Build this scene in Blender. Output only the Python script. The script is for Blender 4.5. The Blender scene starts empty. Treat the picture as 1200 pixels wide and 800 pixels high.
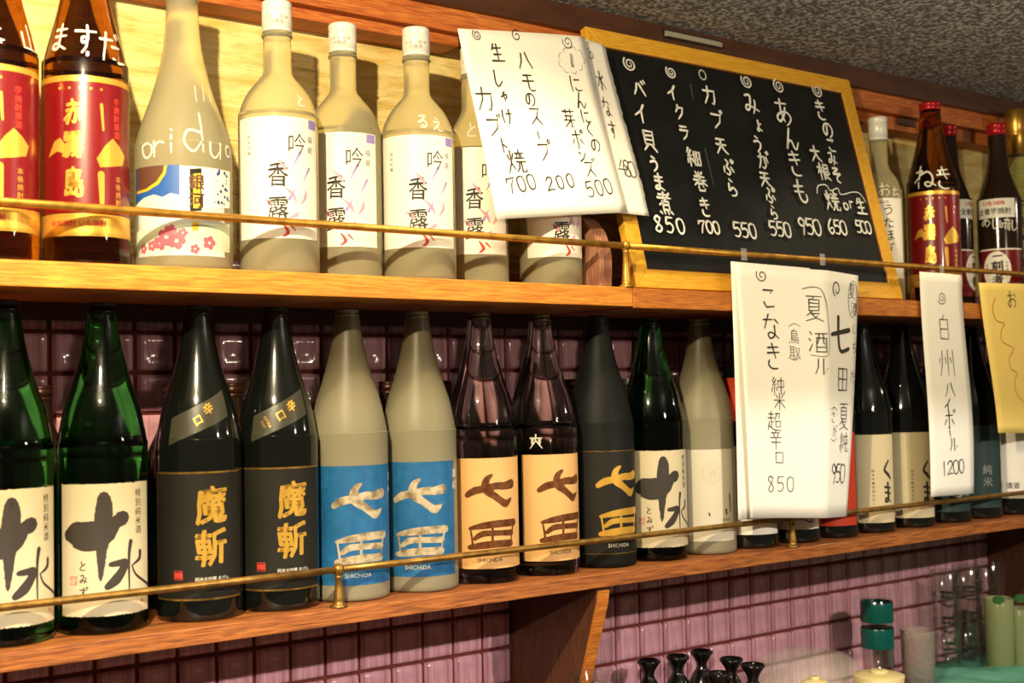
import bpy, bmesh, math, random
from math import sin, cos, pi, radians, atan2, sqrt
from mathutils import Vector, Matrix
random.seed(7)
C = bpy.context.scene.collection
SC = bpy.context.scene
# ------------------------------------------------------------------ camera (all lengths below are millimetres, S turns them into metres)
S = 0.001
FPX = 1461.458
YAW, PIT, ROL = radians(36.265), radians(2.361), radians(-1.154)
CAM = Vector((-555.2, -1500.8, 269.7))
_F = Vector((sin(YAW)*cos(PIT), cos(YAW)*cos(PIT), sin(PIT)))
_R0 = Vector((cos(YAW), -sin(YAW), 0)); _U0 = _R0.cross(_F)
_R = _R0*cos(ROL) + _U0*sin(ROL); _U = -_R0*sin(ROL) + _U0*cos(ROL)
cd = bpy.data.cameras.new('camera'); cam = bpy.data.objects.new('camera', cd); C.objects.link(cam)
cd.sensor_width = 36; cd.lens = FPX/1200*36; cd.clip_start = 0.05; cd.clip_end = 50
cam.matrix_world = Matrix(((_R.x, _U.x, -_F.x, CAM.x*S), (_R.y, _U.y, -_F.y, CAM.y*S), (_R.z, _U.z, -_F.z, CAM.z*S), (0, 0, 0, 1)))
cd.dof.use_dof = True; cd.dof.focus_distance = 1.80; cd.dof.aperture_fstop = 6.5
SC.camera = cam
SC.view_settings.view_transform = 'Standard'; SC.view_settings.look = 'None'
SC.view_settings.gamma = 1; SC.view_settings.use_curve_mapping = False
SC.view_settings.exposure = 0.0
w = bpy.data.worlds.new('world'); SC.world = w; w.use_nodes = True
w.node_tree.nodes['Background'].inputs[0].default_value = (1.0, 0.80, 0.55, 1)
w.node_tree.nodes['Background'].inputs[1].default_value = 0.11
SC.cycles.max_bounces = 10; SC.cycles.transmission_bounces = 8; SC.cycles.glossy_bounces = 4; SC.cycles.diffuse_bounces = 3
SC.cycles.caustics_refractive = False; SC.cycles.caustics_reflective = False
SC.cycles.use_denoising = True
def lamp(name, loc, power, size, col, kind='POINT', to=None, spread=None, blend=.4):
    l = bpy.data.lights.new(name, kind); o = bpy.data.objects.new(name, l); C.objects.link(o)
    l.energy = power; l.color = col; o.location = Vector(loc)*S
    if kind == 'AREA': l.shape = 'DISK'; l.size = size*S
    else: l.shadow_soft_size = size*S
    if kind == 'SPOT': l.spot_size = radians(spread); l.spot_blend = blend
    if to: o.rotation_euler = (Vector(to)-Vector(loc)).to_track_quat('-Z', 'Y').to_euler()
    return o
WARM = (1.0, 0.86, 0.63)
WHT = (1.0, 0.92, 0.79); YLW = (1.0, 0.82, 0.50)
lamp('shaded_pendant', (-1250, -2030, 850), 135, 18, WHT, 'SPOT', (-1250, -2029, 0), 147, .06)
lamp('bare_bulb', (-440, -838, 880), 92, 13, YLW)
lamp('shaded_pendant', (1000, -2030, 850), 90, 18, WHT, 'SPOT', (1000, -2029, 0), 147, .06)
lamp('unseen_lamp', (1000, -1500, 640), 20, 40, WARM)  # added fill lamp, set low to brighten the ceiling
lamp('unseen_lamp', (2900, -1300, 850), 10, 24, WARM)
for x_, e_ in ((-150, 12), (560, 14), (1500, 7)): lamp('downlight', (x_, -330, 892), e_, 26, YLW, 'SPOT', (x_, -230, 0), 125, .8)

# ------------------------------------------------------------------ small helpers
def cray(x, y): return _F + (x-600)/FPX*_R + (400-y)/FPX*_U
def aty(x, y, Y): d = cray(x, y); return CAM + d*((Y-CAM.y)/d.y)
def atz(x, y, Z): d = cray(x, y); return CAM + d*((Z-CAM.z)/d.z)
def mmpp(P): return (Vector(P)-CAM).dot(_F)/FPX          # millimetres per pixel at a point

def link(o, parent=None):
    C.objects.link(o)
    if parent: o.parent = parent
    return o
def me(name, verts, faces, mat, smooth=False):
    m = bpy.data.meshes.new(name); m.from_pydata([(x*S, y*S, z*S) for x, y, z in verts], [], faces)
    if mat: m.materials.append(mat)
    if smooth: m.shade_smooth()
    return m
def mk(name, verts, faces, mat, parent=None, loc=None, smooth=False):
    o = bpy.data.objects.new(name, me(name, verts, faces, mat, smooth)); link(o, parent)
    if loc: o.location = Vector(loc)*S
    return o
def tag(o, label, cat, group=None):
    o['label'] = label; o['category'] = cat
    if group: o['group'] = group
    return o
def thing(name, label, cat, loc, group=None):
    o = bpy.data.objects.new(name, None); o.empty_display_size = .02; link(o); o.location = Vector(loc)*S
    return tag(o, label, cat, group)
def struct(o): o['kind'] = 'structure'; return o
def stuff(o): o['kind'] = 'stuff'; return o
def box(x0, x1, y0, y1, z0, z1, b=0):
    bm = bmesh.new(); bmesh.ops.create_cube(bm, size=1)
    for v in bm.verts: v.co = Vector(((x0+x1)/2+v.co.x*(x1-x0), (y0+y1)/2+v.co.y*(y1-y0), (z0+z1)/2+v.co.z*(z1-z0)))
    if b: bmesh.ops.bevel(bm, geom=bm.edges[:], offset=b, segments=2, profile=.5, affect='EDGES')
    vs = [tuple(v.co) for v in bm.verts]; fs = [[v.index for v in f.verts] for f in bm.faces]; bm.free(); return vs, fs
def join(*parts):
    V, F = [], []
    for v, f in parts:
        n = len(V); V += list(v); F += [[i+n for i in q] for q in f]
    return V, F
def lathe(prof, n=40, a0=0., close=True):
    V, F = [], []; rings = []
    for r, z in prof:
        if r < 1e-4: rings.append([len(V)]); V.append((0, 0, z))
        else:
            rings.append(list(range(len(V), len(V)+n))); V += [(r*sin(2*pi*k/n+a0), -r*cos(2*pi*k/n+a0), z) for k in range(n)]
    for a, b in zip(rings, rings[1:]):
        for k in range(n):
            k2 = (k+1) % n
            q = [a[k % len(a)], a[k2 % len(a)], b[k2 % len(b)], b[k % len(b)]]
            q2 = []
            for i in q:
                if i not in q2: q2.append(i)
            if len(q2) > 2: F.append(q2)
    return V, F
def smoothprof(pts, n=5):
    """Catmull-Rom through profile points (r, z)"""
    out = []
    P = [pts[0]]+list(pts)+[pts[-1]]
    for i in range(1, len(P)-2):
        for k in range(n):
            t = k/n; out.append(tuple(cr(P[i-1][j], P[i][j], P[i+1][j], P[i+2][j], t) for j in range(2)))
    out.append(tuple(pts[-1])); return out
def cr(a, b, c, d, t):
    return .5*((2*b)+(-a+c)*t+(2*a-5*b+4*c-d)*t*t+(-a+3*b-3*c+d)*t**3)
def tube_x(x0, x1, y, z, r, n=12, segs=1):
    V, F = [], []
    for i in range(segs+1):
        x = x0+(x1-x0)*i/segs
        V += [(x, y+r*cos(2*pi*k/n), z+r*sin(2*pi*k/n)) for k in range(n)]
    for i in range(segs):
        for k in range(n): F.append([i*n+k, i*n+(k+1) % n, (i+1)*n+(k+1) % n, (i+1)*n+k])
    F += [list(range(n))[::-1], list(range(segs*n, segs*n+n))]
    return V, F
def ngon_prism_x(pts, x0, x1):
    """pts (y,z) outline extruded along x"""
    n = len(pts); V = [(x0, y, z) for y, z in pts]+[(x1, y, z) for y, z in pts]
    F = [list(range(n))[::-1], list(range(n, 2*n))]+[[i, (i+1) % n, n+(i+1) % n, n+i] for i in range(n)]
    return V, F

# ------------------------------------------------------------------ materials
def L(r, g, b):                                             # sRGB 0-255 -> linear
    f = lambda c: (c/255/12.92) if c/255 <= .04045 else ((c/255+.055)/1.055)**2.4
    return (f(r), f(g), f(b), 1)
def mat(name, col, rough=.5, metal=0., trans=0., ior=1.45, coat=0., spec=.5, bump=None, vary=None, alpha=1., sheen=0, sss=0):
    m = bpy.data.materials.new(name); m.use_nodes = True; nt = m.node_tree; b = nt.nodes['Principled BSDF']
    i = b.inputs; i['Base Color'].default_value = col; i['Roughness'].default_value = rough; i['Metallic'].default_value = metal
    i['Transmission Weight'].default_value = trans; i['IOR'].default_value = ior; i['Coat Weight'].default_value = coat; i['Coat Roughness'].default_value = .06
    i['Specular IOR Level'].default_value = spec; i['Alpha'].default_value = alpha
    tc = nt.nodes.new('ShaderNodeTexCoord')
    def noise(sc, scale, det=3, ro=.55):
        mp = nt.nodes.new('ShaderNodeMapping'); mp.inputs['Scale'].default_value = sc
        n = nt.nodes.new('ShaderNodeTexNoise'); n.inputs['Scale'].default_value = scale; n.inputs['Detail'].default_value = det; n.inputs['Roughness'].default_value = ro
        nt.links.new(tc.outputs['Object'], mp.inputs[0]); nt.links.new(mp.outputs[0], n.inputs[0]); return n
    if vary:                                                # (scale vec, scale, colour2, lo, hi)
        sc, s_, c2, lo, hi = vary; n = noise(sc, s_)
        rp = nt.nodes.new('ShaderNodeValToRGB'); rp.color_ramp.elements[0].position = lo; rp.color_ramp.elements[1].position = hi
        rp.color_ramp.elements[0].color = col; rp.color_ramp.elements[1].color = c2
        nt.links.new(n.outputs[0], rp.inputs[0]); nt.links.new(rp.outputs[0], i['Base Color'])
    if bump:                                                # (scale vec, scale, strength, distance)
        sc, s_, st, di = bump; n = noise(sc, s_, 4)
        bp = nt.nodes.new('ShaderNodeBump'); bp.inputs['Strength'].default_value = st; bp.inputs['Distance'].default_value = di*S
        nt.links.new(n.outputs[0], bp.inputs['Height']); nt.links.new(bp.outputs[0], i['Normal'])
    return m
def wood(name, c1, c2, c3, rough=.55, axis='x', coat=.02, fine=1.0):
    """long grain: stretched noise rings + pores"""
    m = mat(name, c1, rough, coat=coat); nt = m.node_tree; b = nt.nodes['Principled BSDF']
    tc = nt.nodes.new('ShaderNodeTexCoord'); mp = nt.nodes.new('ShaderNodeMapping')
    mp.inputs['Scale'].default_value = {'x': (2.2, 26, 30), 'z': (26, 30, 2.2)}[axis]
    n1 = nt.nodes.new('ShaderNodeTexNoise'); n1.inputs['Scale'].default_value = 1.6; n1.inputs['Detail'].default_value = 5; n1.inputs['Distortion'].default_value = .8
    mp2 = nt.nodes.new('ShaderNodeMapping'); mp2.inputs['Scale'].default_value = {'x': (30*fine, 500, 500), 'z': (500, 500, 30*fine)}[axis]
    n2 = nt.nodes.new('ShaderNodeTexNoise'); n2.inputs['Scale'].default_value = 1.; n2.inputs['Detail'].default_value = 3
    r1 = nt.nodes.new('ShaderNodeValToRGB'); e = r1.color_ramp.elements; e[0].position = .3; e[0].color = c1; e[1].position = .72; e[1].color = c2
    r2 = nt.nodes.new('ShaderNodeValToRGB'); e = r2.color_ramp.elements; e[0].position = .35; e[0].color = (0, 0, 0, 1); e[1].position = .62; e[1].color = (1, 1, 1, 1)
    mx = nt.nodes.new('ShaderNodeMix'); mx.data_type = 'RGBA'
    nt.links.new(tc.outputs['Object'], mp.inputs[0]); nt.links.new(tc.outputs['Object'], mp2.inputs[0])
    nt.links.new(mp.outputs[0], n1.inputs[0]); nt.links.new(mp2.outputs[0], n2.inputs[0])
    nt.links.new(n1.outputs[0], r1.inputs[0]); nt.links.new(n2.outputs[0], r2.inputs[0])
    mx.inputs[6].default_value = c3; nt.links.new(r2.outputs[0], mx.inputs[0]); nt.links.new(r1.outputs[0], mx.inputs[7]); nt.links.new(mx.outputs[2], b.inputs['Base Color'])
    bp = nt.nodes.new('ShaderNodeBump'); bp.inputs['Strength'].default_value = .35; bp.inputs['Distance'].default_value = .0006
    nt.links.new(n2.outputs[0], bp.inputs['Height']); nt.links.new(bp.outputs[0], b.inputs['Normal'])
    return m
W_SHELF = wood('shelf_wood', L(214, 140, 46), L(236, 166, 66), L(190, 112, 38))
W_SHELF2 = wood('shelf_wood_red', L(190, 112, 40), L(218, 140, 54), L(158, 86, 30))
W_LOW = wood('lower_shelf_wood_shaded', L(158, 90, 40), L(182, 112, 54), L(116, 62, 28))  # same wood as above, the lower level's dimmer light put into its colour
W_BEAM = wood('beam_wood', L(196, 104, 42), L(216, 132, 58), L(162, 80, 34))
W_FASCIA = mat('fascia_brown', L(82, 48, 30), .4, vary=((1, 4, 4), 12, L(70, 40, 26), .4, .6))
W_BRACK = wood('bracket_wood', L(88, 50, 28), L(110, 66, 38), L(66, 36, 22), axis='z')
W_DIV = wood('divider_wood', L(150, 100, 78), L(190, 140, 110), L(110, 68, 52), axis='z')
W_FRAME = wood('frame_wood', L(226, 168, 48), L(236, 186, 70), L(212, 150, 36), .4, coat=.2)
W_FRAMEZ = wood('frame_wood_upright', L(226, 168, 48), L(236, 186, 70), L(212, 150, 36), .4, axis='z', coat=.2)
CHALK = mat('chalkboard_black', L(17, 18, 18), .5, spec=.35, vary=((1, 1, 1), 14, L(26, 28, 28), .45, .75))
CHALKINK = mat('chalk_marker_white', L(245, 243, 235), .7)
PAPER = mat('white_paper', L(250, 246, 236), .8, bump=((1, 1, 1), 40, .15, .6))
PAPER_Y = mat('yellow_paper', L(246, 214, 120), .8)
INK = mat('black_marker_ink', L(52, 44, 38), .6)
INKRED = mat('red_marker_ink', L(205, 80, 40), .6)
BRASS = mat('aged_brass', L(206, 156, 66), .38, .75, vary=((1, 1, 1), 60, L(160, 116, 50), .42, .7))
GROUT = mat('grout_red_brown', L(104, 44, 32), .85)
TILE = mat('mauve_glazed_tile', L(220, 166, 182), .14, coat=.5, vary=((70, 1, 2), 1.6, L(176, 118, 128), .4, .66), bump=((70, 1, 2), 1.6, .5, 1.4))  # vertical streaks paint the ribs' refracted light into the colour
CEIL = mat('grey_sprayed_ceiling', L(118, 124, 130), .95, vary=((1, 1, 1), 140, L(250, 252, 255), .45, .62), bump=((1, 1, 1), 140, 1., 8))
PLASTER = mat('yellow_straw_plaster', L(224, 186, 98), .85, vary=((1.6, 1, 9), 7, L(250, 228, 156), .3, .6), bump=((1.6, 1, 9), 8, 1., 12))
G_GREEN = mat('green_glass', (0.05, .46, .08, 1), .02, trans=1., ior=1.36)
G_AMBER = mat('amber_glass', (0.36, .115, .010, 1), .03, trans=1., ior=1.36)
G_BLACK = mat('black_glass', (0.004, .005, .004, 1), .05, ior=1.5, coat=.3)
G_BROWN = mat('dark_brown_glass', (0.02, .010, .006, 1), .12, ior=1.5)
G_MATTE = mat('matte_black_glass', (0.006, .007, .006, 1), .55, spec=.2)
G_CLEAR = mat('clear_glass', (0.86, .90, .86, 1), .01, trans=1., ior=1.34)
G_FROST = mat('frosted_glass', (1.0, .92, .58, 1), .3, trans=.78, ior=1.12)
G_FROSTG = mat('frosted_grey_glass', (0.50, .46, .34, 1), .42, trans=.35, ior=1.3)
def level(m, lo, hi, c0, c1):                               # frosted glass looks milky where there is sake inside, clearer and darker in the empty neck
    nt = m.node_tree; b = nt.nodes['Principled BSDF']; tc = nt.nodes.new('ShaderNodeTexCoord'); sp = nt.nodes.new('ShaderNodeSeparateXYZ')
    mr = nt.nodes.new('ShaderNodeMapRange'); mr.inputs[1].default_value = lo; mr.inputs[2].default_value = hi
    rp = nt.nodes.new('ShaderNodeValToRGB'); rp.color_ramp.elements[0].color = c0; rp.color_ramp.elements[1].color = c1
    nt.links.new(tc.outputs['Object'], sp.inputs[0]); nt.links.new(sp.outputs[2], mr.inputs[0]); nt.links.new(mr.outputs[0], rp.inputs[0]); nt.links.new(rp.outputs[0], b.inputs['Base Color'])
    m2 = nt.nodes.new('ShaderNodeMapRange'); m2.inputs[1].default_value = lo; m2.inputs[2].default_value = hi; m2.inputs[3].default_value = .35; m2.inputs[4].default_value = .8
    nt.links.new(sp.outputs[2], m2.inputs[0]); nt.links.new(m2.outputs[0], b.inputs['Transmission Weight'])
level(G_FROSTG, .25, .33, (.37, .335, .225, 1), (.34, .28, .16, 1))
G_THIN = mat('thin_clear_glass', (1, 1, 1, 1))
def thin(m, tint, k):                                       # thin-walled glass: see-through with sharp edge reflections
    nt = m.node_tree; nt.nodes.remove(nt.nodes['Principled BSDF']); out = nt.nodes['Material Output']
    tr = nt.nodes.new('ShaderNodeBsdfTransparent'); tr.inputs[0].default_value = tint; gl = nt.nodes.new('ShaderNodeBsdfGlossy'); gl.inputs['Roughness'].default_value = .06
    fr = nt.nodes.new('ShaderNodeLayerWeight'); fr.inputs['Blend'].default_value = k; mx = nt.nodes.new('ShaderNodeMixShader')
    mu = nt.nodes.new('ShaderNodeMath'); mu.operation = 'POWER'; mu.inputs[1].default_value = 2.; m3 = nt.nodes.new('ShaderNodeMath'); m3.operation = 'MULTIPLY_ADD'; m3.inputs[1].default_value = .5; m3.inputs[2].default_value = .05
    nt.links.new(fr.outputs['Facing'], mu.inputs[0]); nt.links.new(mu.outputs[0], m3.inputs[0]); nt.links.new(m3.outputs[0], mx.inputs[0]); nt.links.new(tr.outputs[0], mx.inputs[1]); nt.links.new(gl.outputs[0], mx.inputs[2]); nt.links.new(mx.outputs[0], out.inputs[0])
thin(G_THIN, (.94, .95, .93, 1), .35)
COVER = mat('clear_plastic', (1, 1, 1, 1)); thin(COVER, (.9, .89, .86, 1), .4)
G_TEAL = mat('teal_glass', (0.0, .22, .19, 1), .08, trans=.35, ior=1.3)
LBL_CREAM = mat('cream_label', L(200, 186, 154), .7)
LBL_WHITE = mat('white_label', L(240, 234, 222), .45)
LBL_BLACK = mat('black_label', L(27, 25, 20), .6, spec=.3)
LBL_BLUE = mat('blue_label', L(24, 90, 142), .5, vary=((1, 1, 1), 90, L(34, 104, 158), .4, .7))
LBL_TAN = mat('tan_label', L(222, 172, 110), .5)
LBL_RED = mat('red_label', L(112, 8, 16), .32, coat=.3)
LBL_RED2 = mat('orange_red_label', L(196, 60, 34), .5)
LBL_TEAL = mat('dark_teal_label', L(38, 60, 58), .6)
GOLD = mat('gold_foil', L(214, 166, 78), .3, .85, vary=((1, 1, 1), 120, L(170, 122, 50), .4, .65))
GOLD2 = mat('bright_gold_foil', L(236, 184, 78), .34, .6)
SILVER = mat('silver_gold_foil', L(212, 196, 166), .4, .35, vary=((1, 1, 1), 90, L(140, 116, 84), .4, .65))
BRONZE = mat('bronze_foil', L(128, 80, 44), .36, .4, vary=((1, 1, 1), 160, L(96, 54, 28), .4, .65))
WHITEINK = mat('white_marker', L(232, 226, 208), .6)
WHITEINK.node_tree.nodes['Principled BSDF'].inputs['Alpha'].default_value = .85
CAPW = mat('white_metal_cap', L(236, 234, 226), .35, .1)
CAPRED = mat('red_metal_cap', L(186, 30, 40), .28, .4)
CAPBLK = mat('black_cap', L(24, 22, 20), .3)
CAPGOLD = mat('gold_cap', L(206, 160, 74), .32, .9)
CAPBRN = mat('brown_cap', L(64, 36, 26), .35, .5)
SEAL = mat('red_seal_ink', L(206, 62, 48), .6)
SEALP = mat('pale_red_seal_ink', L(222, 160, 136), .7)
PINK = mat('pink_print', L(228, 150, 172), .5); PURPLE = mat('purple_print', L(150, 130, 200), .5)
SKY = mat('sky_blue_print', L(36, 84, 158), .5); YEL = mat('yellow_print', L(212, 172, 40), .5); BRN = mat('brown_print', L(92, 58, 44), .5)
PALEG = mat('pale_green_print', L(214, 226, 196), .5); NAVY = mat('navy_print', L(40, 60, 120), .5); ROSE = mat('rose_print', L(190, 90, 110), .5)
GREYP = mat('grey_print', L(150, 150, 142), .6)
BLACKG = mat('black_glazed_ceramic', (0.004, .004, .004, 1), .08, coat=.5)
CHROME = mat('polished_metal', L(206, 200, 182), .35, .6)
DARK = mat('slot_shade', L(14, 12, 10), .8)
TAPE = mat('clear_tape', (0.9, .9, .85, 1), .2, alpha=.28)

# ------------------------------------------------------------------ handwriting: every character as pen strokes on a 100 x 100 grid
G = {
'0': "5015 3025 2650 3378 5088 6878 7450 6822 5015", '1': "5012 5088", '2': "2830 4515 6820 7038 5060 2585 5080 8085",
'4': "5512 3540 2058 8056/6035 6090", '5': "3515 3045 5542 7260 5585 2882/3515 7514", '6': "6012 3540 2868 4888 7072 6055 3568",
'7': "2535 2820/2820 7518 5550 4290", '8': "6822 4812 3028 5048 7068 5288 3075 4852 6822", '9': "6830 4815 3032 4550 6840 7022 6060 5090",
'バ': "3525 3050 1278/5025 6550 8580/7012 7826/8606 9418", 'ハ': "3520 3050 1280/6015 7045 9078", 'イ': "7015 5040 1560/5042 5090",
'貝': "2812 2862/2812 7212 7262/2828 7228/2845 7245/2862 7262/4065 2085/6065 8288", 'う': "4008 6018/2538 5532 7245 6570 4092",
'ま': "2525 7525/2545 7545/5010 5075 3585 2278 3568 5075 7888",
'煮': "2018 7018/4508 4532/1232 8530/7812 5535 1560/3545 3578/3545 6845 6878/3560 6860/3578 6878/1588 2296/3586 3896/5586 6096/7586 8495",
'ク': "4010 3530 1550/3525 7525 6555 3090", 'ラ': "2518 7518/2040 8040 6570 3592",
'細': "2508 1228 3035/3818 1545 4042/2645 2692/1260 0878/4058 4674/5525 5585/5525 9225 9285/5554 9254/5585 9285/7325 7385",
'巻': "3008 3620/7008 6220/1828 8228/1044 9044/5010 4844 1270/5844 7860 9268/3562 6562 6575/3575 3592 7092 7582",
'き': "2522 7518/2240 8036/4508 6055/3065 2880 4592 7090", 'カ': "1532 8530 8065 7088 6085/4510 4250 1588",
'ブ': "1525 7525 6560 2590/7806 8418/8802 9413", '天': "2015 8015/1542 8542/5015 4550 1088/5045 6570 9288",
'ぷ': "4012 5525/5030 4050 5870 4888 3082/2050 1575/7050 8572/8508 7616 8526 9416 8508", 'ら': "4008 5820/3030 2565 5550 7568 6588 3592",
'み': "2018 5018 3570 1578 2058 5062 9078/7535 7060 5590", 'ょ': "5220 5075 3882 3572 5070 7582/5242 7240",
'が': "2030 6028 6570 5085 4078/4010 3550 1585/7530 8555/8206 8818/9002 9813", 'あ': "2022 7520/4508 4250 5282/6535 5060 2882 1868 4050 7050 8568 7085 5892",
'ん': "5008 1888 3558 5055 6080 7285 9060", 'も': "4508 4050 4580 6590 8078 7860/2032 7030/1852 6852", 'の': "5025 4070 2580 1555 3025 6520 8845 8075 5892",
'こ': "2520 7518 6530/2865 4082 8080", 'そ': "2815 7015 2545 8542 5560 5080 7292", '大': "1535 8535/5010 4855 1588/5038 6570 9088",
'根': "0530 4230/2408 2492/2432 0560/2435 4055/5015 8515 8548/5032 8532/5048 8548/5015 5088 6580/6050 7075 9590/9055 7565",
'焼': "1025 1645/3822 3240/2410 2455 0590/2455 4080/7008 7035/5020 9220/6020 5835/4838 9538/8028 8035/5052 9852/6552 6275 4690/7552 7588 9588 9678",
'生': "3012 1540/2230 7828/5010 5088/2558 7558/1088 9088", 'し': "3510 3370 5088 8065", 'ゃ': "2550 7035 8050 6865/4525 6085/5818 5232",
'け': "2015 1550 2285/4535 8533/6810 6855 5590", 'ト': "4010 4090/4242 7560", 'モ': "2520 7520/1545 8545/4820 4875 6086 8584",
'ス': "2018 7518 5555 1588/5055 8588", '｜': "4820 5280", 'プ': "1525 7025 6060 2590/8206 7414 8222 9014 8206",
'に': "2015 1650 2285/4532 8030/4570 5582 8580", 'く': "6510 3045 6585",
'芽': "1018 9018/3308 3328/6608 6628/2538 8038/3038 2858/1258 9058/6038 6092 4888/5560 1588",
'ポ': "2030 7528/4710 4790 3882/2550 1072/6850 8570/8806 8014 8822 9614 8806", 'ボ': "2030 7528/4710 4790 3882/2550 1072/6850 8570/8208 8818/9204 9814",
'ン': "2025 4038/1888 5570 8530", 'ズ': "2022 7022 5055 1588/5055 8088/7806 8418/9002 9612",
'水': "5008 5090 4080/1535 4035 1575/8025 5545/5245 9082", 'な': "1528 5526/3808 2055/6825 8538/6545 6578 4588 3578 4568 6575 8588",
'す': "1025 9025/5508 5550 3860 3545 5045 5270 3592",
'ず': "1028 8528/5010 5550 3860 3545 5045 5270 3592/7808 8420/9003 9614",
'純': "2508 1228 3035/3818 1545 4042/2645 2692/1260 0878/4058 4674/5025 9022/5230 5255 9055 9032/7210 7285 9585 9572",
'米': "2818 3832/7815 6532/1242 8842/5008 5092/4845 1280/5245 9080",
'超': "1518 5018/3206 3234/1034 5434/3234 3275/3252 5052/1852 0688/1470 5088 9892/6015 9015 8535 8032/7015 6038 5545/6250 6275/6250 9250 9275 6275",
'辛': "5005 5015/2018 8018/3525 4038/6525 6038/1240 8840/1862 8262/5040 5095", '口': "2225 2278/2225 7825 7878/2278 7878",
'鳥': "5005 4018/2818 2862/2818 7218 7245/2832 7232/2845 7245/2858 8858/2862 2870/2670 8570 8092 7088/1580 1092/3080 3290/4880 5290/6478 6886",
'取': "0815 5215/1815 1870/4215 4292/1832 4232/1850 4250/0872 5066/5525 9025 8060 5090/6035 7265 9890",
'夏': "1808 8208/5008 4518/2820 2858/2820 7220 7258/2832 7232/2845 7245/2858 7258/4260 1878/3868 7268 5585 1595/3868 6085 9095",
'酒': "1012 2022/0538 1548/0888 2460/3518 9518/4235 4290/4235 9035 9090/5518 5540 4560/7518 7555 8558/4272 9072/4290 9090",
'ル': "3015 3055 1285/6012 6085 9255", '七': "1045 9035/4510 4575 6085 9080", '田': "2018 2085/2018 8018 8085/5018 5085/2050 8050/2085 8085",
'さ': "1530 8026/4508 6555/3065 2880 4592 7090", 'ち': "2028 7825/4508 2565 6055 7870 6588 3592",
'だ': "1028 6026/3508 1288/5045 8543/5080 6588 9086/7510 8222/8806 9518", '白': "5006 4022/2522 2588/2522 7522 7588/2555 7555/2588 7588",
'州': "2212 2050 0888/5010 5085/8010 8290/0835 0550/3535 3850/6535 6848", 'お': "1530 6028/3808 3880 2278 1568 4050 7050 8568 6588/7220 8835",
'山': "5010 5080/1535 1880 8280/8235 8290", '二': "2530 7530/1280 8878", 'ね': "2508 2592/0830 3828 0870/2545 6030 8250 8080 6288 5078 6572 9588",
'崎': "2020 2068/0635 0668 3668/3635 3668/5218 9518/7206 7018 5538/7518 9035/4542 9842/8642 8690 7686/5555 5575 7475 7455 5555",
'え': "4008 6018/2535 7035 1588 5060 5588 9086", 'る': "2515 7015 2058 6045 8068 6090 4088 4575 5880", 'と': "3510 4542/7530 3060 3085 8086",
'爽': "1030 9030/5008 4850 1092/5045 9090/2038 3050/3538 2050/2055 3068/3555 2068/6838 7850/8238 6852/6855 7868/8255 6868",
'o': "5045 3055 3578 5088 7075 6852 5045", 'r': "3545 3588/3560 5045 7048", 'i': "5045 5088/4930 5133", 'd': "6850 4045 3070 5088 6870/7010 7088",
'u': "3048 3278 5088 6870/7045 7290", '（': "7005 4550 7095", '）': "3005 5550 3095",
}
G = {k: [[(int(p[:2])-50, 50-int(p[2:])) for p in s.split()] for s in v.split('/')] for k, v in G.items()}
SMOOTH = set("のおあるねすぷらうみまちさき0568923よょゃやとしんそえなにくouedrも")

_gc = {}
def glyph(s, bold=0.):
    """one filled printed character (or word) as flat geometry, centred, em = 1"""
    k = (s, bold)
    if k in _gc: return _gc[k]
    c = bpy.data.curves.new('t', 'FONT'); c.body = s; c.size = 1; c.resolution_u = 2; c.offset = bold
    o = bpy.data.objects.new('t', c); C.objects.link(o)
    bpy.context.view_layer.update(); d = bpy.context.evaluated_depsgraph_get(); e = o.evaluated_get(d); m = e.to_mesh()
    V = [(v.co.x, v.co.y) for v in m.vertices]; F = [list(p.vertices) for p in m.polygons]; e.to_mesh_clear()
    bpy.data.objects.remove(o); bpy.data.curves.remove(c)
    xs = [v[0] for v in V] or [0]; ys = [v[1] for v in V] or [0]
    cx, cy = (min(xs)+max(xs))/2, (min(ys)+max(ys))/2
    _gc[k] = ([(x-cx, y-cy) for x, y in V], F, max(xs)-min(xs), max(ys)-min(ys)); return _gc[k]

class Cyl:
    """surface of a bottle: u = arc millimetres from the angle tc at radius r0, v = height above the base"""
    def __init__(s, X, Y, z0, R, r0, tc): s.X, s.Y, s.z0, s.R, s.r0, s.tc = X, Y, z0, R, r0, tc
    def map(s, u, v, e=0):
        t = s.tc+u/s.r0; r = s.R(v)+e; return (r*sin(t), -r*cos(t), v)
    def px(s, x, y):
        d = cray(x, y); r = s.r0
        for _ in range(6):
            ox, oy = CAM.x-s.X, CAM.y-s.Y; a = d.x*d.x+d.y*d.y; b = 2*(ox*d.x+oy*d.y); c = ox*ox+oy*oy-r*r
            q = b*b-4*a*c; t = (-b-sqrt(max(q, 0)))/(2*a); P = CAM+d*t; v = P.z-s.z0; r = s.R(v)
        th = atan2(P.x-s.X, -(P.y-s.Y)); return ((th-s.tc)*s.r0, v)
    def mm(s): return mmpp((s.X, s.Y-s.r0, s.z0+100))
class Flat:
    def __init__(s, O, Ux, Vx): s.O, s.Ux, s.Vx = Vector(O), Vector(Ux).normalized(), Vector(Vx).normalized(); s.N = s.Ux.cross(s.Vx)
    def map(s, u, v, e=0): return tuple(s.Ux*u+s.Vx*v+s.N*e)
    def px(s, x, y):
        d = cray(x, y); t = (s.O-CAM).dot(s.N)/d.dot(s.N); P = CAM+d*t-s.O; return (P.dot(s.Ux), P.dot(s.Vx))
    def mmat(s, u, v): return mmpp(s.O+s.Ux*u+s.Vx*v)
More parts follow.
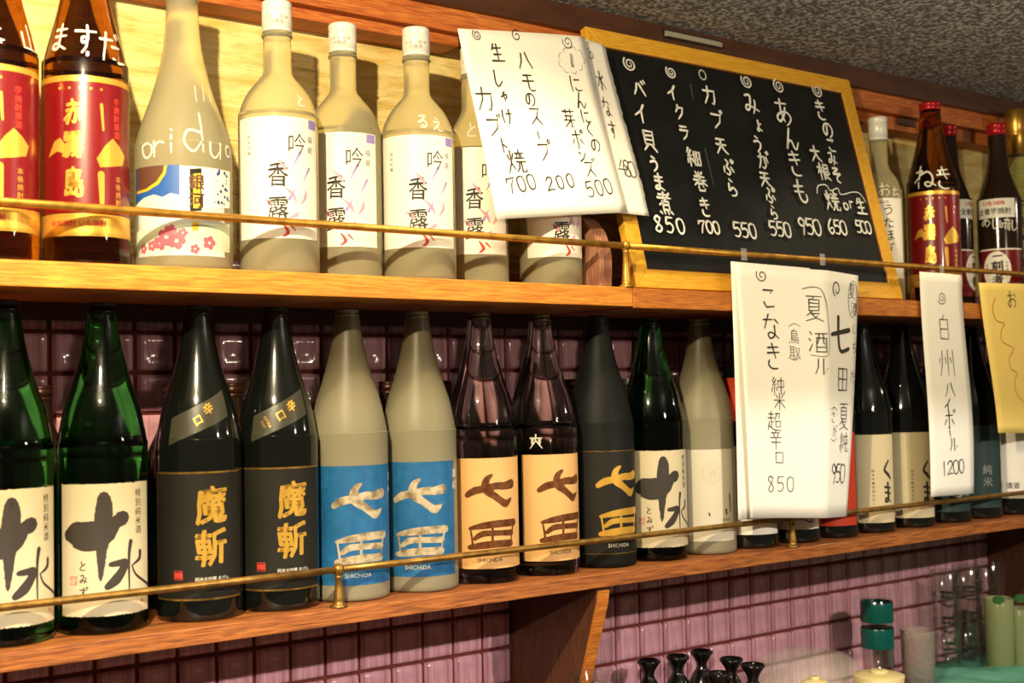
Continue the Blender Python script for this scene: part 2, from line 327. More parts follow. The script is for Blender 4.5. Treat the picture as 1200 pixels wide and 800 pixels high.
class Sheet:
    """curved sheet of paper: corners tl tr br bl (world mm) and a bulge function; u along the top edge, v down the side"""
    def __init__(s, tl, tr, br, bl, pxc, curl=None, nx=14, ny=18):
        s.c = [Vector(p) for p in (tl, tr, br, bl)]; s.pxc = pxc; s.curl = curl; s.O = s.c[3]
        s.Wd = ((s.c[1]-s.c[0]).length+(s.c[2]-s.c[3]).length)/2; s.Ht = ((s.c[0]-s.c[3]).length+(s.c[1]-s.c[2]).length)/2
        s.N = (s.c[2]-s.c[3]).cross(s.c[0]-s.c[3]).normalized(); s.nx, s.ny = nx, ny
    def st(s, a, b):
        top = s.c[0].lerp(s.c[1], a); bot = s.c[3].lerp(s.c[2], a); return bot.lerp(top, b)
    def map(s, u, v, e=0):
        a, b = u/s.Wd, v/s.Ht; P = s.st(a, b)-s.O
        if s.curl: P = P+s.N*s.curl(a, b)
        return tuple(P+s.N*e)
    def px(s, x, y):
        tl, tr, br, bl = s.pxc; a = b = .5
        f = lambda a, b: tuple((bl[i]*(1-a)+br[i]*a)*(1-b)+(tl[i]*(1-a)+tr[i]*a)*b for i in (0, 1))
        for _ in range(8):
            p = f(a, b); pa = f(a+.01, b); pb = f(a, b+.01)
            A, B, D, E_ = (pa[0]-p[0])/.01, (pb[0]-p[0])/.01, (pa[1]-p[1])/.01, (pb[1]-p[1])/.01
            det = A*E_-B*D; rx, ry = x-p[0], y-p[1]; a += (rx*E_-ry*B)/det; b += (A*ry-D*rx)/det
        return (a*s.Wd, b*s.Ht)
    def mmat(s, u, v): return mmpp(s.st(u/s.Wd, v/s.Ht))
    def mesh(s, edge=None):
        V, F = [], []
        for j in range(s.ny+1):
            for i in range(s.nx+1):
                u, v = s.Wd*i/s.nx, s.Ht*j/s.ny
                if edge and i == s.nx: u += edge(j)
                V.append(s.map(u, v))
        n = s.nx+1
        for j in range(s.ny):
            for i in range(s.nx): F.append([j*n+i, j*n+i+1, (j+1)*n+i+1, (j+1)*n+i])
        return V, F

class Art:
    """flat marks gathered in u,v millimetres and laid on a surface as one mesh"""
    def __init__(s): s.V, s.F = [], []
    def add(s, V, F): n = len(s.V); s.V += V; s.F += [[i+n for i in f] for f in F]
    def poly(s, P): s.add(list(P), [list(range(len(P)))])
    def rect(s, u0, v0, u1, v1): s.poly([(u0, v0), (u1, v0), (u1, v1), (u0, v1)])
    def disc(s, u, v, r, n=14, ry=None): s.poly([(u+r*cos(2*pi*k/n), v+(ry or r)*sin(2*pi*k/n)) for k in range(n)])
    def stroke(s, pts, w, smooth=True, taper=.35, jit=.0):
        if len(pts) < 2: return
        W = w if isinstance(w, (list, tuple)) else None
        P = []; ww = []
        n = len(pts); k = 5 if (smooth and n > 2) else 1
        E = [pts[0]]+list(pts)+[pts[-1]]
        for i in range(1, n):
            for j in range(k):
                t = j/k
                P.append(tuple(cr(E[i-1][q], E[i][q], E[i+1][q], E[i+2][q], t) for q in (0, 1)) if k > 1 else E[i])
                ww.append(W[i-1]*(1-t)+W[i]*t if W else w)
        P.append(pts[-1]); ww.append(W[-1] if W else w)
        m = len(P)
        if not W:
            for i in range(m):
                t = i/(m-1); ww[i] *= (1-taper*t*t)*(1+jit*random.uniform(-1, 1))
        V = []
        for i in range(m):
            a = P[max(i-1, 0)]; b = P[min(i+1, m-1)]; dx, dy = b[0]-a[0], b[1]-a[1]; l = sqrt(dx*dx+dy*dy) or 1
            nx, ny = -dy/l*ww[i]/2, dx/l*ww[i]/2; V += [(P[i][0]+nx, P[i][1]+ny), (P[i][0]-nx, P[i][1]-ny)]
        F = [[2*i, 2*i+1, 2*i+3, 2*i+2] for i in range(m-1)]; s.add(V, F)
        for i in (0, m-1): s.disc(P[i][0], P[i][1], ww[i]/2*.98, 8)
        if not (smooth and n > 2):
            for i in range(1, m-1): s.disc(P[i][0], P[i][1], ww[i]/2*.98, 8)
    def char(s, ch, u, v, h, w, ang=0., wf=.9, slant=0.):
        for st in G[ch]:
            ca, sa = cos(ang), sin(ang); q = []
            for x, y in st:
                x = x*h/100*wf+slant*y*h/100+random.uniform(-.012, .012)*h; y = y*h/100+random.uniform(-.012, .012)*h
                q.append((u+x*ca-y*sa, v+x*sa+y*ca))
            s.stroke(q, w, smooth=ch in SMOOTH, jit=.08)
    def num(s, t, u, v, h, w, pitch=.62, ang=0.):
        for i, c in enumerate(t):
            o = (i-(len(t)-1)/2)*h*pitch; s.char(c, u+o*cos(ang), v+o*sin(ang), h, w, ang=ang)
    def spiral(s, u, v, r, w, turns=1.7, a0=2.2, flip=1):
        q = []
        for i in range(22):
            t = i/21; a = a0+flip*t*turns*2*pi; rr = r*(1.0-.82*t); q.append((u+rr*cos(a), v+rr*sin(a)*.95))
        s.stroke(q, w, smooth=False, taper=.2)
    def ring(s, u, v, rx, ry, w, a0=0, a1=2*pi, n=26):
        s.stroke([(u+rx*cos(a0+(a1-a0)*i/n), v+ry*sin(a0+(a1-a0)*i/n)) for i in range(n+1)], w, smooth=False, taper=0)
    def text(s, t, u, v, h, bold=0., sx=1., ang=0., warp=0.):
        V, F, W_, H_ = glyph(t)
        if bold:
            for q in range(6): s.text(t, u+bold*h*.75*cos(q*pi/3), v+bold*h*.75*sin(q*pi/3), h, 0, sx, ang, warp)
            return
        ca, sa = cos(ang), sin(ang); ph = h*1.7
        Q = []
        for x, y in V:
            x2 = x*h*sx; y2 = y*h
            if warp: x2 += warp*h*sin(y*9+ph)+warp*h*.5*sin(y*23+x*15); y2 += warp*h*sin(x*8+ph*2)-x*h*.06*-1
            Q.append((u+x2*ca-y2*sa, v+x2*sa+y2*ca))
        s.add(Q, F)
    def column(s, t, u, v, h, pitch=1.08, bold=0., sx=1., warp=0.):
        for i, c in enumerate(t): s.text(c, u, v-i*h*pitch, h, bold, sx, warp=warp)
    def build(s, name, surf, m, parent, eps=.35, step=4.):
        bm = bmesh.new(); vs = [bm.verts.new((x, y, 0)) for x, y in s.V]
        for f in s.F:
            try: bm.faces.new([vs[i] for i in f])
            except ValueError: pass
        if step:
            us = [v[0] for v in s.V]; a = math.ceil(min(us)/step)*step
            while a < max(us):
                bmesh.ops.bisect_plane(bm, geom=bm.verts[:]+bm.edges[:]+bm.faces[:], plane_co=(a+.013, 0, 0), plane_no=(1, 0, 0)); a += step
            vv = [v[1] for v in s.V]; st2 = step*2.5; a = math.ceil(min(vv)/st2)*st2
            while a < max(vv):
                bmesh.ops.bisect_plane(bm, geom=bm.verts[:]+bm.edges[:]+bm.faces[:], plane_co=(0, a+.013, 0), plane_no=(0, 1, 0)); a += st2
        bm.verts.index_update()
        V = [surf.map(v.co.x, v.co.y, eps) for v in bm.verts]; F = [[v.index for v in f.verts] for f in bm.faces]; bm.free()
        return mk(name, V, F, m, parent)

#@@STRUCTURE
# ------------------------------------------------------------------ setting
ceil_o = struct(mk('ceiling', *box(-1500, 4200, -3500, 66, 904, 960), CEIL))
V, F = box(-900, 3000, 150, 190, 420, 905); wu = struct(mk('wall_upper', V, F, PLASTER))
fas = struct(mk('trim_1', *box(-900, 3000, 66, 78, 863, 904, .8), W_FASCIA))
struct(mk('trim_2', *box(-900, 3000, 79, 150, 827, 904, 1.5), W_BEAM))
struct(mk('trim_3', *box(-900, 525, 96, 150, 811, 840, 1.5), W_BEAM))
struct(mk('trim_4', *box(1405, 3000, 100, 150, 800, 840, 1.5), W_BEAM))
struct(mk('trim_5', *box(1625, 1680, 92, 150, 812, 826, 1.), W_FASCIA))
# tiled wall: grout bed, 300 tiles as parts, the rest as one stuff part
wall = struct(mk('wall_back', *box(-900, 3000, 150, 190, -420, 420), GROUT))
PX = 55.8
def tile_geo(w, h, rim=3.2, d=6.5):
    """pillow-faced glass tile: chamfered edge, raised rim, shallow dish in the middle"""
    V, F = [], []
    lv = [(0, 0), (1.2, d*.75), (rim+1.5, d), (rim+8, d+.3), (rim+13, d-1.8)]
    for ins, dep in lv:
        a, b = w/2-ins, h/2-ins; c = min(1.2+ins*.32, 5)
        V += [(-a+c, -dep, -b), (a-c, -dep, -b), (a, -dep, -b+c), (a, -dep, b-c), (a-c, -dep, b), (-a+c, -dep, b), (-a, -dep, b-c), (-a, -dep, -b+c)]
    for k in range(len(lv)-1):
        for i in range(8): F.append([k*8+i, k*8+(i+1) % 8, (k+1)*8+(i+1) % 8, (k+1)*8+i])
    F.append([(len(lv)-1)*8+i for i in range(8)]); return V, F
rows = [(-82.-58.2*k, 58.2) for k in range(6)]+[(-23.8, 58.2)]+[(252.4-54.3*k+54.3*4, 54.3) for k in range(9)]
tl = []
for zt, ph in rows:                                         # zt = top joint of the row
    for i in range(-6, 40): tl.append((PX*i-85.6+PX/2, zt-ph/2, ph))
def seen(x, z):
    d = Vector((x, 145, z))-CAM; zz = d.dot(_F)
    if zz < 100: return None
    px_, py_ = 600+FPX*d.dot(_R)/zz, 400-FPX*d.dot(_U)/zz
    return zz if -60 < px_ < 1260 and 300 < py_ < 850 else None
near = sorted([(seen(x, z)+(0 if z < 0 else (250 if z > 240 else 900)), x, z, h) for x, z, h in tl if seen(x, z)])
keep = near[:300]; rest = near[300:]
tm = {}
for k, (_, x, z, h) in enumerate(keep):
    if h not in tm: tm[h] = me('tile', *tile_geo(PX-5.2, h-5.2), TILE, True)
    o = bpy.data.objects.new('tile', tm[h]); link(o, wall); o.location = (x*S, (150+random.uniform(-.5, .5))*S, z*S)
    o.rotation_euler = (random.uniform(-.012, .012), 0, random.uniform(-.012, .012))
if rest:
    P = []
    for _, x, z, h in rest:
        V, F = tile_geo(PX-5.2, h-5.2); P.append(([(a+x, b+150, c+z) for a, b, c in V], F))
    stuff(mk('far_tile', *join(*P), TILE, wall, smooth=True))

# shelves
sh = thing('shelf_board', 'orange-lit upper wooden shelf board left of the chalkboard corner', 'shelf', (0, 35, 427))
mk('plank', *box(-900, 717, -115, 114, -29.5, 0, 1.2), W_SHELF, sh)
mk('rear_batten', *box(-900, 717, 95, 114, -52, -30), W_FASCIA, sh)
sh = thing('shelf_board', 'redder upper wooden shelf board running right beneath the chalkboard', 'shelf', (0, 35, 426))
mk('plank', *box(718, 3000, -116, 114, -30.5, 0, 1.2), W_SHELF2, sh)
mk('rear_batten', *box(718, 3000, 95, 114, -52, -31), W_FASCIA, sh)
sh = thing('shelf_board', 'lower brown wooden shelf board carrying the big sake bottles', 'shelf', (0, 35, 0))
mk('plank', *box(-900, 3000, -113, 114, -20.5, 0, 1.2), W_LOW, sh)
def bracket(x, label):
    b = thing('shelf_bracket', label, 'bracket', (x, 140, -20.5))
    pts = [(9, 0), (-205, 0), (-212, -6), (-209, -22), (-150, -190), (-125, -309), (9, -309)]
    mk('panel', *ngon_prism_x(pts, 0, 18), W_BRACK, b)
    mk('edge_strip', *ngon_prism_x([(-213, -5), (-210, -22), (-151, -190), (-126, -309), (-131, -309), (-156, -190), (-215, -22), (-218, -5)], -1, 19), W_SHELF2, b)
bracket(640, 'tapered dark wooden bracket under the lower shelf left of the black flasks')
bracket(1960, 'wooden bracket under the lower shelf at the far right behind the tumblers')
# curved divider between the last bottle and the board
dv = thing('shelf_divider', 'curved pinkish wooden divider between the last frosted bottle and the chalkboard', 'divider', (0, 0, 427))
def curve_prof(dy, h):
    f = [(-48, 0), (-50, 25), (-50, 50), (-46, 70), (-36, 90), (-18, 108), (8, 124), (38, 138), (70, 150)]
    return [(y+dy, z*h) for y, z in f]+[(100+dy*0, 150*h), (100, 0)]
mk('side_panel', *ngon_prism_x(curve_prof(5, 1.), 680, 707), W_DIV, dv)
mk('side_panel', *ngon_prism_x(curve_prof(34, 1.12), 707.5, 722), W_BRACK, dv)

# brass rails
def post_prof(h): return [(0, 0), (11, 0), (11.5, 2), (9, 4), (6.5, 6), (7.2, 9), (6.6, 14), (5.2, h*.5), (4.2, h-12), (5.2, h-10), (5.2, h-8.5), (4., h-8), (6., h-5.5), (7.6, h-1), (7.6, h+2.5), (5.5, h+6.5), (0, h+8)]
BRASS_D = mat('dull_brass', L(158, 120, 58), .4, .75, vary=((1, 1, 1), 60, L(112, 82, 38), .42, .7))
def rail(label, y, z, base, r, xs, joints, BRASS=BRASS):
    t = thing('brass_rail', label, 'rail', (0, y, base)); h = z-base
    xs_ = [-700]+joints+[2900]
    for a, b in zip(xs_, xs_[1:]): mk('bar', *tube_x(a, b, 0, h, r, 16, 6), BRASS, t, smooth=True)
    for x in xs: mk('post', *lathe(post_prof(h), 24), BRASS, t, loc=(x, 0, 0), smooth=True)
rail('brass gallery rail along the front of the upper shelf', -72, 491, 427, 5.0, [712, 2400], [712])
rail('thin brass rail along the front of the lower shelf', -67.5, 48, 0, 4.5, [213, 1076, 1939], [213, 1076, 1939], BRASS_D)
t = thing('metal_track', 'short polished metal track slot in the brown fascia above the chalkboard', 'track', (1000, 66, 889))
mk('recess_shade', *box(-68, 72, -2, 0, -8, 7), DARK, t); mk('strip', *box(-66, 70, -9, -2, -6.5, 1, .6), CHROME, t); mk('strip', *box(-66, 70, -5, -2, 2, 4, .6), CHROME, t)  # flat dark plate paints the shade inside the slot

#@@BOTTLES
# ------------------------------------------------------------------ bottles
PRO = {
 'isho': [(52.5, 8), (52.5, 205), (52.2, 216), (50, 232), (43.8, 262), (35.5, 288), (27, 318), (21, 346), (17.4, 372), (15.6, 384)],
 'gin': [(52, 8), (52, 196), (51.6, 208), (47.5, 226), (38.5, 244), (25, 261), (19.2, 270), (18.4, 290), (18.4, 326)],
 'gin_s': [(48, 8), (48, 188), (46.5, 202), (41, 222), (32.5, 240), (23, 257), (18.5, 268), (17.8, 290), (17.8, 322)],
 'kiri': [(50, 8), (50, 228), (49, 240), (44.5, 262), (38, 286), (31.5, 312), (26, 340), (21.5, 370), (19.5, 398)],
 'big': [(60, 8), (60, 146), (59.2, 156), (55, 175), (47.5, 198), (38, 225), (29.5, 256), (23.5, 286), (20.5, 320), (19.5, 352)],
 'oto': [(42, 8), (42, 208), (40.5, 222), (33.5, 246), (22, 264), (17.8, 278), (17, 300), (17, 326)],
 'ikko': [(44.5, 8), (44.5, 212), (43, 226), (36, 250), (29, 270), (23, 292), (19.5, 320), (18, 368)],
 'small': [(37, 8), (37, 178), (36, 190), (31, 208), (23, 226), (16.5, 244), (14, 262), (13.6, 284)],
 'whis': [(48, 8), (48, 215), (46, 235), (39, 262), (30, 288), (25, 310), (23.5, 345)],
}
def rfun(P):
    def R(z):
        if z <= P[0][1]: return P[0][0]
        for a, b in zip(P, P[1:]):
            if z <= b[1]: return a[0]+(b[0]-a[0])*(z-a[1])/(b[1]-a[1])
        return P[-1][0]
    return R
FINE = {k: smoothprof(v, 4) for k, v in PRO.items()}
_bm = {}
def body_mesh(kind, m):
    k = (kind, m.name)
    if k not in _bm:
        f = FINE[kind]; r = f[0][0]; top = f[-1]
        prof = [(0, 3.5), (r*.6, 3), (r*.86, 0), (r*.95, .8), (r*.99, 3.5)]+f+[(top[0], top[1]+1), (top[0]-2, top[1]+2.5), (0, top[1]+2.5)]
        q = me('glass_body', *lathe(prof, 56), m, True)
        _bm[k] = q
    return _bm[k]
def cap_profile(style, r, h):
    if style == 'crown':                                     # pleated foil crown of a big sake bottle
        return [(r-.6, 0), (r+.9, .5), (r+.9, 3), (r-.2, 4), (r-.2, h-3), (r+.6, h-2.5), (r+.6, h-1), (r-.6, h), (0, h)]
    if style == 'screw':
        return [(r, 0), (r+.9, .3), (r+.9, 2.2), (r+.1, 2.8), (r+.1, 4.6), (r+.9, 5.), (r+.9, h*.72), (r+.3, h*.74), (r+.3, h*.78), (r+.9, h*.8), (r+.9, h-2), (r-.4, h-.3), (r-2, h), (0, h)]
    return [(r, 0), (r+.8, .4), (r+.8, h*.5), (r+.2, h*.56), (r+1.6, h*.62), (r+1.8, h-1.5), (r+.8, h), (0, h)]
def bottle(name, label, X, Y, z0, kind, glass, group=None, cap=None, tc=None, level=None):
    """tc = facing angle of the label (0 = straight out of the shelf); returns root, Cyl surface"""
    root = thing(name, label, 'bottle', (X, Y, z0), group)
    link(bpy.data.objects.new('glass_body', body_mesh(kind, glass)), root)
    top = PRO[kind][-1]; R = rfun(FINE[kind])
    if cap:
        style, cm, over, h = cap
        V, F = lathe(cap_profile(style, top[0]+.4, h), 40)
        V = [(x, y, z+top[1]+2.6-over) for x, y, z in V]
        if style == 'screw':                                 # knurled upper band
            V = [(x*(1+.012*((i % 2)*2-1)), y*(1+.012*((i % 2)*2-1)), z) if z > top[1]+2.6-over+h*.79 and x*x+y*y > 50 else (x, y, z) for i, (x, y, z) in enumerate(V)]
        mk('cap', V, F, cm, root, smooth=True)
    if tc is None: tc = atan2(CAM.x-X, -(CAM.y-Y))
    return root, Cyl(X, Y, z0, R, PRO[kind][0][0], tc)
def patch(surf, name, m, root, u0, u1, v0, v1, eps=.25, rag=0., nu=44, nv=10, tilt=0., edge=None):
    V, F = [], []; ph = random.uniform(0, 9)
    rg = lambda a, b: rag*(sin(a*3.1+ph+b)*.4+random.uniform(-1, 1)*.8) if rag else 0
    for j in range(nv+1):
        for i in range(nu+1):
            u = u0+(u1-u0)*i/nu; v = v0+(v1-v0)*j/nv
            if j in (0, nv): v += rg(i, j)
            V.append(surf.map(u, v+u*tilt, eps))
    n = nu+1
    for j in range(nv):
        for i in range(nu): F.append([j*n+i, j*n+i+1, (j+1)*n+i+1, (j+1)*n+i])
    return mk(name, V, F, m, root, smooth=True)
def trace(surf, pts, dx=0, dy=0, sc=1., cx=0, cy=0):
    """pixel polyline of the photograph -> u,v on the surface it is printed on"""
    return [surf.px(x, y) for x, y in pts]
LOWG = 'tall sake bottles on the lower shelf'

# --- 十水 bottles: art measured on the second bottle, reused on the others
def crop(x0, y0, k): return lambda pts: [(x0+a/k, y0+b/k) for a, b in pts]
ref = Cyl(-66.5, 0, 0, rfun(FINE['isho']), 52.5, atan2(CAM.x+66.5, -CAM.y))
k1 = crop(0, 560, 4.)
J_V = trace(ref, k1([(487, 88), (489, 130), (485, 190), (480, 260), (476, 340), (474, 400), (472, 480)])); J_VW = [13, 18, 20, 20, 11, 8, 2]
J_H = trace(ref, k1([(325, 268), (355, 265), (400, 275), (450, 268), (500, 240), (545, 205), (575, 185)])); J_HW = [16, 30, 34, 34, 28, 14, 17]
J_D = trace(ref, k1([(520, 405), (560, 398), (588, 395), (575, 430), (545, 475), (505, 510)])); J_DW = [6, 8, 9, 10, 12, 8]
J_W1 = trace(ref, k1([(612, 295), (605, 350), (604, 420), (606, 520)])); J_W1W = [5.5, 4, 3, 2]
J_W2 = trace(ref, k1([(655, 340), (652, 375), (618, 408)])); J_W2W = [5, 5, 1.5]
J_W3 = trace(ref, k1([(618, 408), (640, 455), (690, 497)])); J_W3W = [2, 3, 3.6]
J_T = ref.px(646/4., 560+155/4.); J_K = ref.px(388/4., 560+450/4.); J_S = ref.px(346/4., 560+480/4.); J_S2 = ref.px(665/4., 560+570/4.)
def juusui(X, label, ang=0.):
    root, s = bottle('sake_bottle', label, X, 0, 0, 'isho', G_GREEN, LOWG, ('crown', CAPBLK, 12, 13)); s.tc += ang
    lb = patch(s, 'label', LBL_CREAM, root, -54, 66, 22, 174, rag=.9, nu=90, nv=14)
    a = Art()
    for p, w_ in ((J_V, J_VW), (J_H, J_HW), (J_D, J_DW), (J_W1, J_W1W), (J_W2, J_W2W), (J_W3, J_W3W)): a.stroke(p, w_)
    for p, w_ in ((J_V, J_VW), (J_H, J_HW)):                 # rough brush edge
        for i in range(len(p)-1):
            for q in range(7):
                t = q/7; x, y = p[i][0]*(1-t)+p[i+1][0]*t, p[i][1]*(1-t)+p[i+1][1]*t; ww = (w_[i]*(1-t)+w_[i+1]*t)/2
                dx, dy = p[i+1][0]-p[i][0], p[i+1][1]-p[i][1]; l = sqrt(dx*dx+dy*dy)
                for sg in (-1, 1): a.disc(x-dy/l*ww*sg*.93, y+dx/l*ww*sg*.93, random.uniform(.7, 1.7), 6)
    for i, c in enumerate('特別純米酒'): a.text(c, J_T[0], J_T[1]+22-i*10.8, 10, .012, warp=.02)
    for i, c in enumerate('とみず'): a.char(c, J_K[0]+(1 if i else 0), J_K[1]+9-i*15, 12.5, 1.5)
    a.build('lettering', s, INK, lb)
    b = Art(); u, v = J_S
    b.ring(u, v, 6, 6.5, .6, pi/4, pi/4+2*pi, 4); b.text('純米', u, v+2.6, 5); b.text('之酒', u, v-3, 5); b.text('印', J_S2[0], J_S2[1], 5, .03)
    b.build('seal', s, SEAL, lb)
    return root
# --- 七田 art measured on the second blue bottle
refb = Cyl(379.7, 0, 0, rfun(FINE['isho']), 52.5, atan2(CAM.x-379.7, -CAM.y))
k2 = crop(370, 530, 4.706)
S_1 = trace(refb, k2([(440, 262), (478, 238), (540, 226), (600, 212), (650, 212), (698, 200)])); S_1W = [8, 11, 10, 10.5, 11, 14]
S_2 = trace(refb, k2([(572, 150), (545, 172), (535, 205), (548, 240), (590, 270), (630, 298), (660, 312), (698, 282)])); S_2W = [4, 9, 12, 13, 10, 10, 12, 2]
T_ = [([(452, 452), (520, 440), (600, 430), (716, 420)], [2.5, 5.5, 6, 6]), ([(456, 455), (464, 510), (470, 562)], [2.2, 2.6, 3]),
      ([(710, 425), (700, 490), (690, 548)], [3, 2.6, 2.2]), ([(576, 432), (576, 555)], [3, 3.4]), ([(478, 512), (520, 486), (600, 482), (698, 480)], [3.5, 5, 4.5, 5]),
      ([(452, 560), (520, 552), (600, 545), (692, 540)], [4, 6, 6, 6])]
T_ = [(trace(refb, k2(p)), [q*(1.75 if len(p) > 3 else 1.2) for q in w_]) for p, w_ in T_]
S_C = refb.px(370+570/4.706, 530+350/4.706)[0]; S_N = refb.px(370+580/4.706, 530+630/4.706)[1]; S_K = refb.px(370+757/4.706, 530+200/4.706)
def shichida(X, label, glass, lm, ink, tx, cap, txtm, kanji=None, band=None):
    root, s = bottle('sake_bottle', label, X, 0, 0, 'isho', glass, LOWG, cap)
    u = s.px(tx, 600)[0]; s.tc += (u-S_C)/s.r0               # turn the label so its characters face where the photo shows them
    lb = patch(s, 'label', lm, root, -64, 58, 22, 178, rag=.25 if not band else .6)
    a = Art(); a.stroke(S_1, S_1W); a.stroke(S_2, S_2W)
    for p, w_ in T_: a.stroke(p, w_, smooth=len(p) > 2)
    a.build('emblem_lettering', s, ink, lb)
    b = Art(); b.text('SHICHIDA', S_C-3, S_N-1, 8., .012)
    if kanji: b.column(kanji, S_K[0]+4, S_K[1]+22, 13 if len(kanji) == 2 else 8, 1.25, .02)
    b.build('lettering', s, txtm, lb)
    if band:
        for z in (178, 22):
            c = Art(); c.stroke([(-66+4*i, z+random.uniform(-.5, .5)) for i in range(32)], .9, smooth=False, taper=0); c.build('edge_line', s, GOLD, lb)
    return root, s
def seal(u, v, s, par, m=SEAL, w=5.5):
    b = Art(); b.ring(u, v, w*1.2, w*1.2, .8, pi/4, pi/4+2*pi, 4); b.text('酒', u-w*.42, v, w*1.2, .06); b.text('造', u+w*.42, v, w*1.2, .06); b.build('seal', s, m, par)
def mazan(X, label, tx, neck2=True):
    root, s = bottle('sake_bottle', label, X, 0, 0, 'isho', G_BLACK, LOWG, ('crown', CAPBLK, 12, 13))
    u0 = s.px(tx, 600)[0]; s.tc += (u0-18)/s.r0
    lb = patch(s, 'label', LBL_BLACK, root, -62, 64, 26, 182)
    a = Art(); a.text('魔', 17, 141, 47, .035, .86, warp=.02); a.text('斬', 17, 90, 46, .035, .9, warp=.02); a.build('emblem_lettering', s, GOLD2, lb)
    b = Art(); b.stroke([(-62+4*i, 180.5) for i in range(32)], 2.2, smooth=False, taper=0); b.stroke([(-62+4*i, 27.5) for i in range(32)], 2.2, smooth=False, taper=0)
    b.stroke([(-62, 27), (-62, 181)], 1.6, taper=0); b.build('gold_border', s, GOLD, lb)
    seal(-24, 57, s, lb, SEAL, 6.)
    c = Art(); c.text('純米大吟醸 まざん', 18, 52, 5.2, .02); c.text('MAZAN', 20, 45, 3.6, .01); c.build('lettering', s, WHITEINK, lb)
    nl = patch(s, 'neck_label', mat('neck_label_olive', L(52, 50, 38), .4), root, -36, 46, 229, 262, tilt=.42, eps=.5, nu=40)
    d = Art(); 
    if neck2:
        d.text('辛', 20, 259, 15, .03, ang=.5, warp=.02); d.text('口', 4, 247, 14, .03, ang=.5); d.text('EXTRA', -14, 239, 5.4, .01, ang=-1.0); d.text('DRY', -20, 236, 5.4, .01, ang=-1.0)
    else:
        d.text('辛', 16, 258, 15, .03, ang=.5, warp=.02); d.text('口', 2, 244, 13, .03, ang=.5)
    d.build('lettering', s, GOLD2, nl, .9)
    return root
juusui(-178, 'green sake bottle with ragged cream label, cut off at the left edge', .1)
juusui(-66.5, 'green sake bottle with ragged cream label and black brush writing, beside the first black bottle')
mazan(54.7, 'glossy black sake bottle with gold writing and slanted neck label, beside the green bottle', 180+290/4.21, False)
mazan(161.8, 'glossy black sake bottle with gold writing and slanted neck label, beside the blue label', 180+690/4.21, True)
CF = ('crown', mat('frosted_foil_cap', L(120, 112, 88), .4, .4), 10, 11)
shichida(267.8, 'frosted sake bottle with blue label directly behind the lower rail post', G_FROSTG, LBL_BLUE, SILVER, 422, CF, WHITEINK, '夏純')
shichida(379.7, 'frosted sake bottle with blue label, beside the clear bottles', G_FROSTG, LBL_BLUE, SILVER, 491, CF, WHITEINK, '夏純')
CC = ('crown', mat('clear_foil_cap', L(96, 84, 62), .35, .5), 10, 11)
shichida(486.9, 'clear sake bottle with tan label, beside the blue label', G_CLEAR, LBL_TAN, BRONZE, 576, CC, INK, '純米吟醸酒')
r2, s2 = shichida(599, 'clear sake bottle with tan label and a white handwritten mark on its shoulder', G_CLEAR, LBL_TAN, BRONZE, 659, CC, INK, '純米吟醸酒')
a = Art(); u, v = s2.px(628, 517); a.char('爽', u, v, 24, 2.0); a.build('handwriting', s2, WHITEINK, r2, .5)
shichida(714, 'matte black sake bottle with gold writing between the tan and cream labels', G_MATTE, LBL_BLACK, GOLD2, 727, ('crown', CAPBLK, 10, 11), WHITEINK, None, True)
juusui(824.3, 'green sake bottle with ragged cream label, right of the matte black bottle', radians(16))
r, s = bottle('sake_bottle', 'frosted grey sake bottle with plain pale label beside the hanging white menu', 936.3, 0, 0, 'isho', G_FROSTG, LOWG, CF)
lb = patch(s, 'label', mat('pale_grey_label', L(206, 198, 178), .5), r, -34, 60, 22, 171)
u, v = s.px(834, 555); a = Art(); a.ring(u, v, 17, 17, 1.); a.ring(u, v, 13, 13, .8); a.text('酒', u, v, 16); a.build('crest', s, mat('embossed_crest', L(190, 182, 164), .5), lb)
a = Art(); u, v = s.px(855, 592); a.stroke([(u, v+18), (u+1, v-10)], 3.4); a.stroke([(u-9, v-6), (u-8, v-14)], 4); a.stroke([(u-40, v-11), (u-39, v-15)], 3); a.text('純米酒', u-10, v-22, 5); a.build('lettering', s, INK, lb)

def plain(X, label, glass, lm, z0, z1, u0=-60, u1=60, cap=CAPBLK, kind='isho', Y=0, base=0):
    root, s = bottle('sake_bottle', label, X, Y, base, kind, glass, LOWG, ('crown', cap, 12, 13))
    return root, s, patch(s, 'label', lm, root, u0, u1, z0, z1)
r, s, lb = plain(1042, 'dark bottle with red shoulder wrap, mostly hidden behind the hanging white menu', G_BLACK, LBL_WHITE, 24, 172)
patch(s, 'shoulder_wrap', LBL_RED2, r, -80, 60, 214, 288, eps=.8, nv=16)
a = Art(); a.text('純', -38, 60, 18, .03); a.text('米', -38, 40, 18, .03); a.column('大吟醸', 20, 140, 24, 1.1, .03); a.build('lettering', s, INK, lb)
r, s, lb = plain(1149, 'dark bottle with white label behind the lower end of the folded menu sheet', G_BLACK, LBL_WHITE, 24, 176)
a = Art(); a.column('吟醸酒', 6, 140, 28, 1.1, .03, warp=.02); a.stroke([(22, 42), (38, 36), (44, 44)], 2.5); a.build('lettering', s, INK, lb)
r, s, lb = plain(1253, 'dark bottle with orange-red label, right of the folded menu sheet', G_BLACK, LBL_RED2, 22, 188)
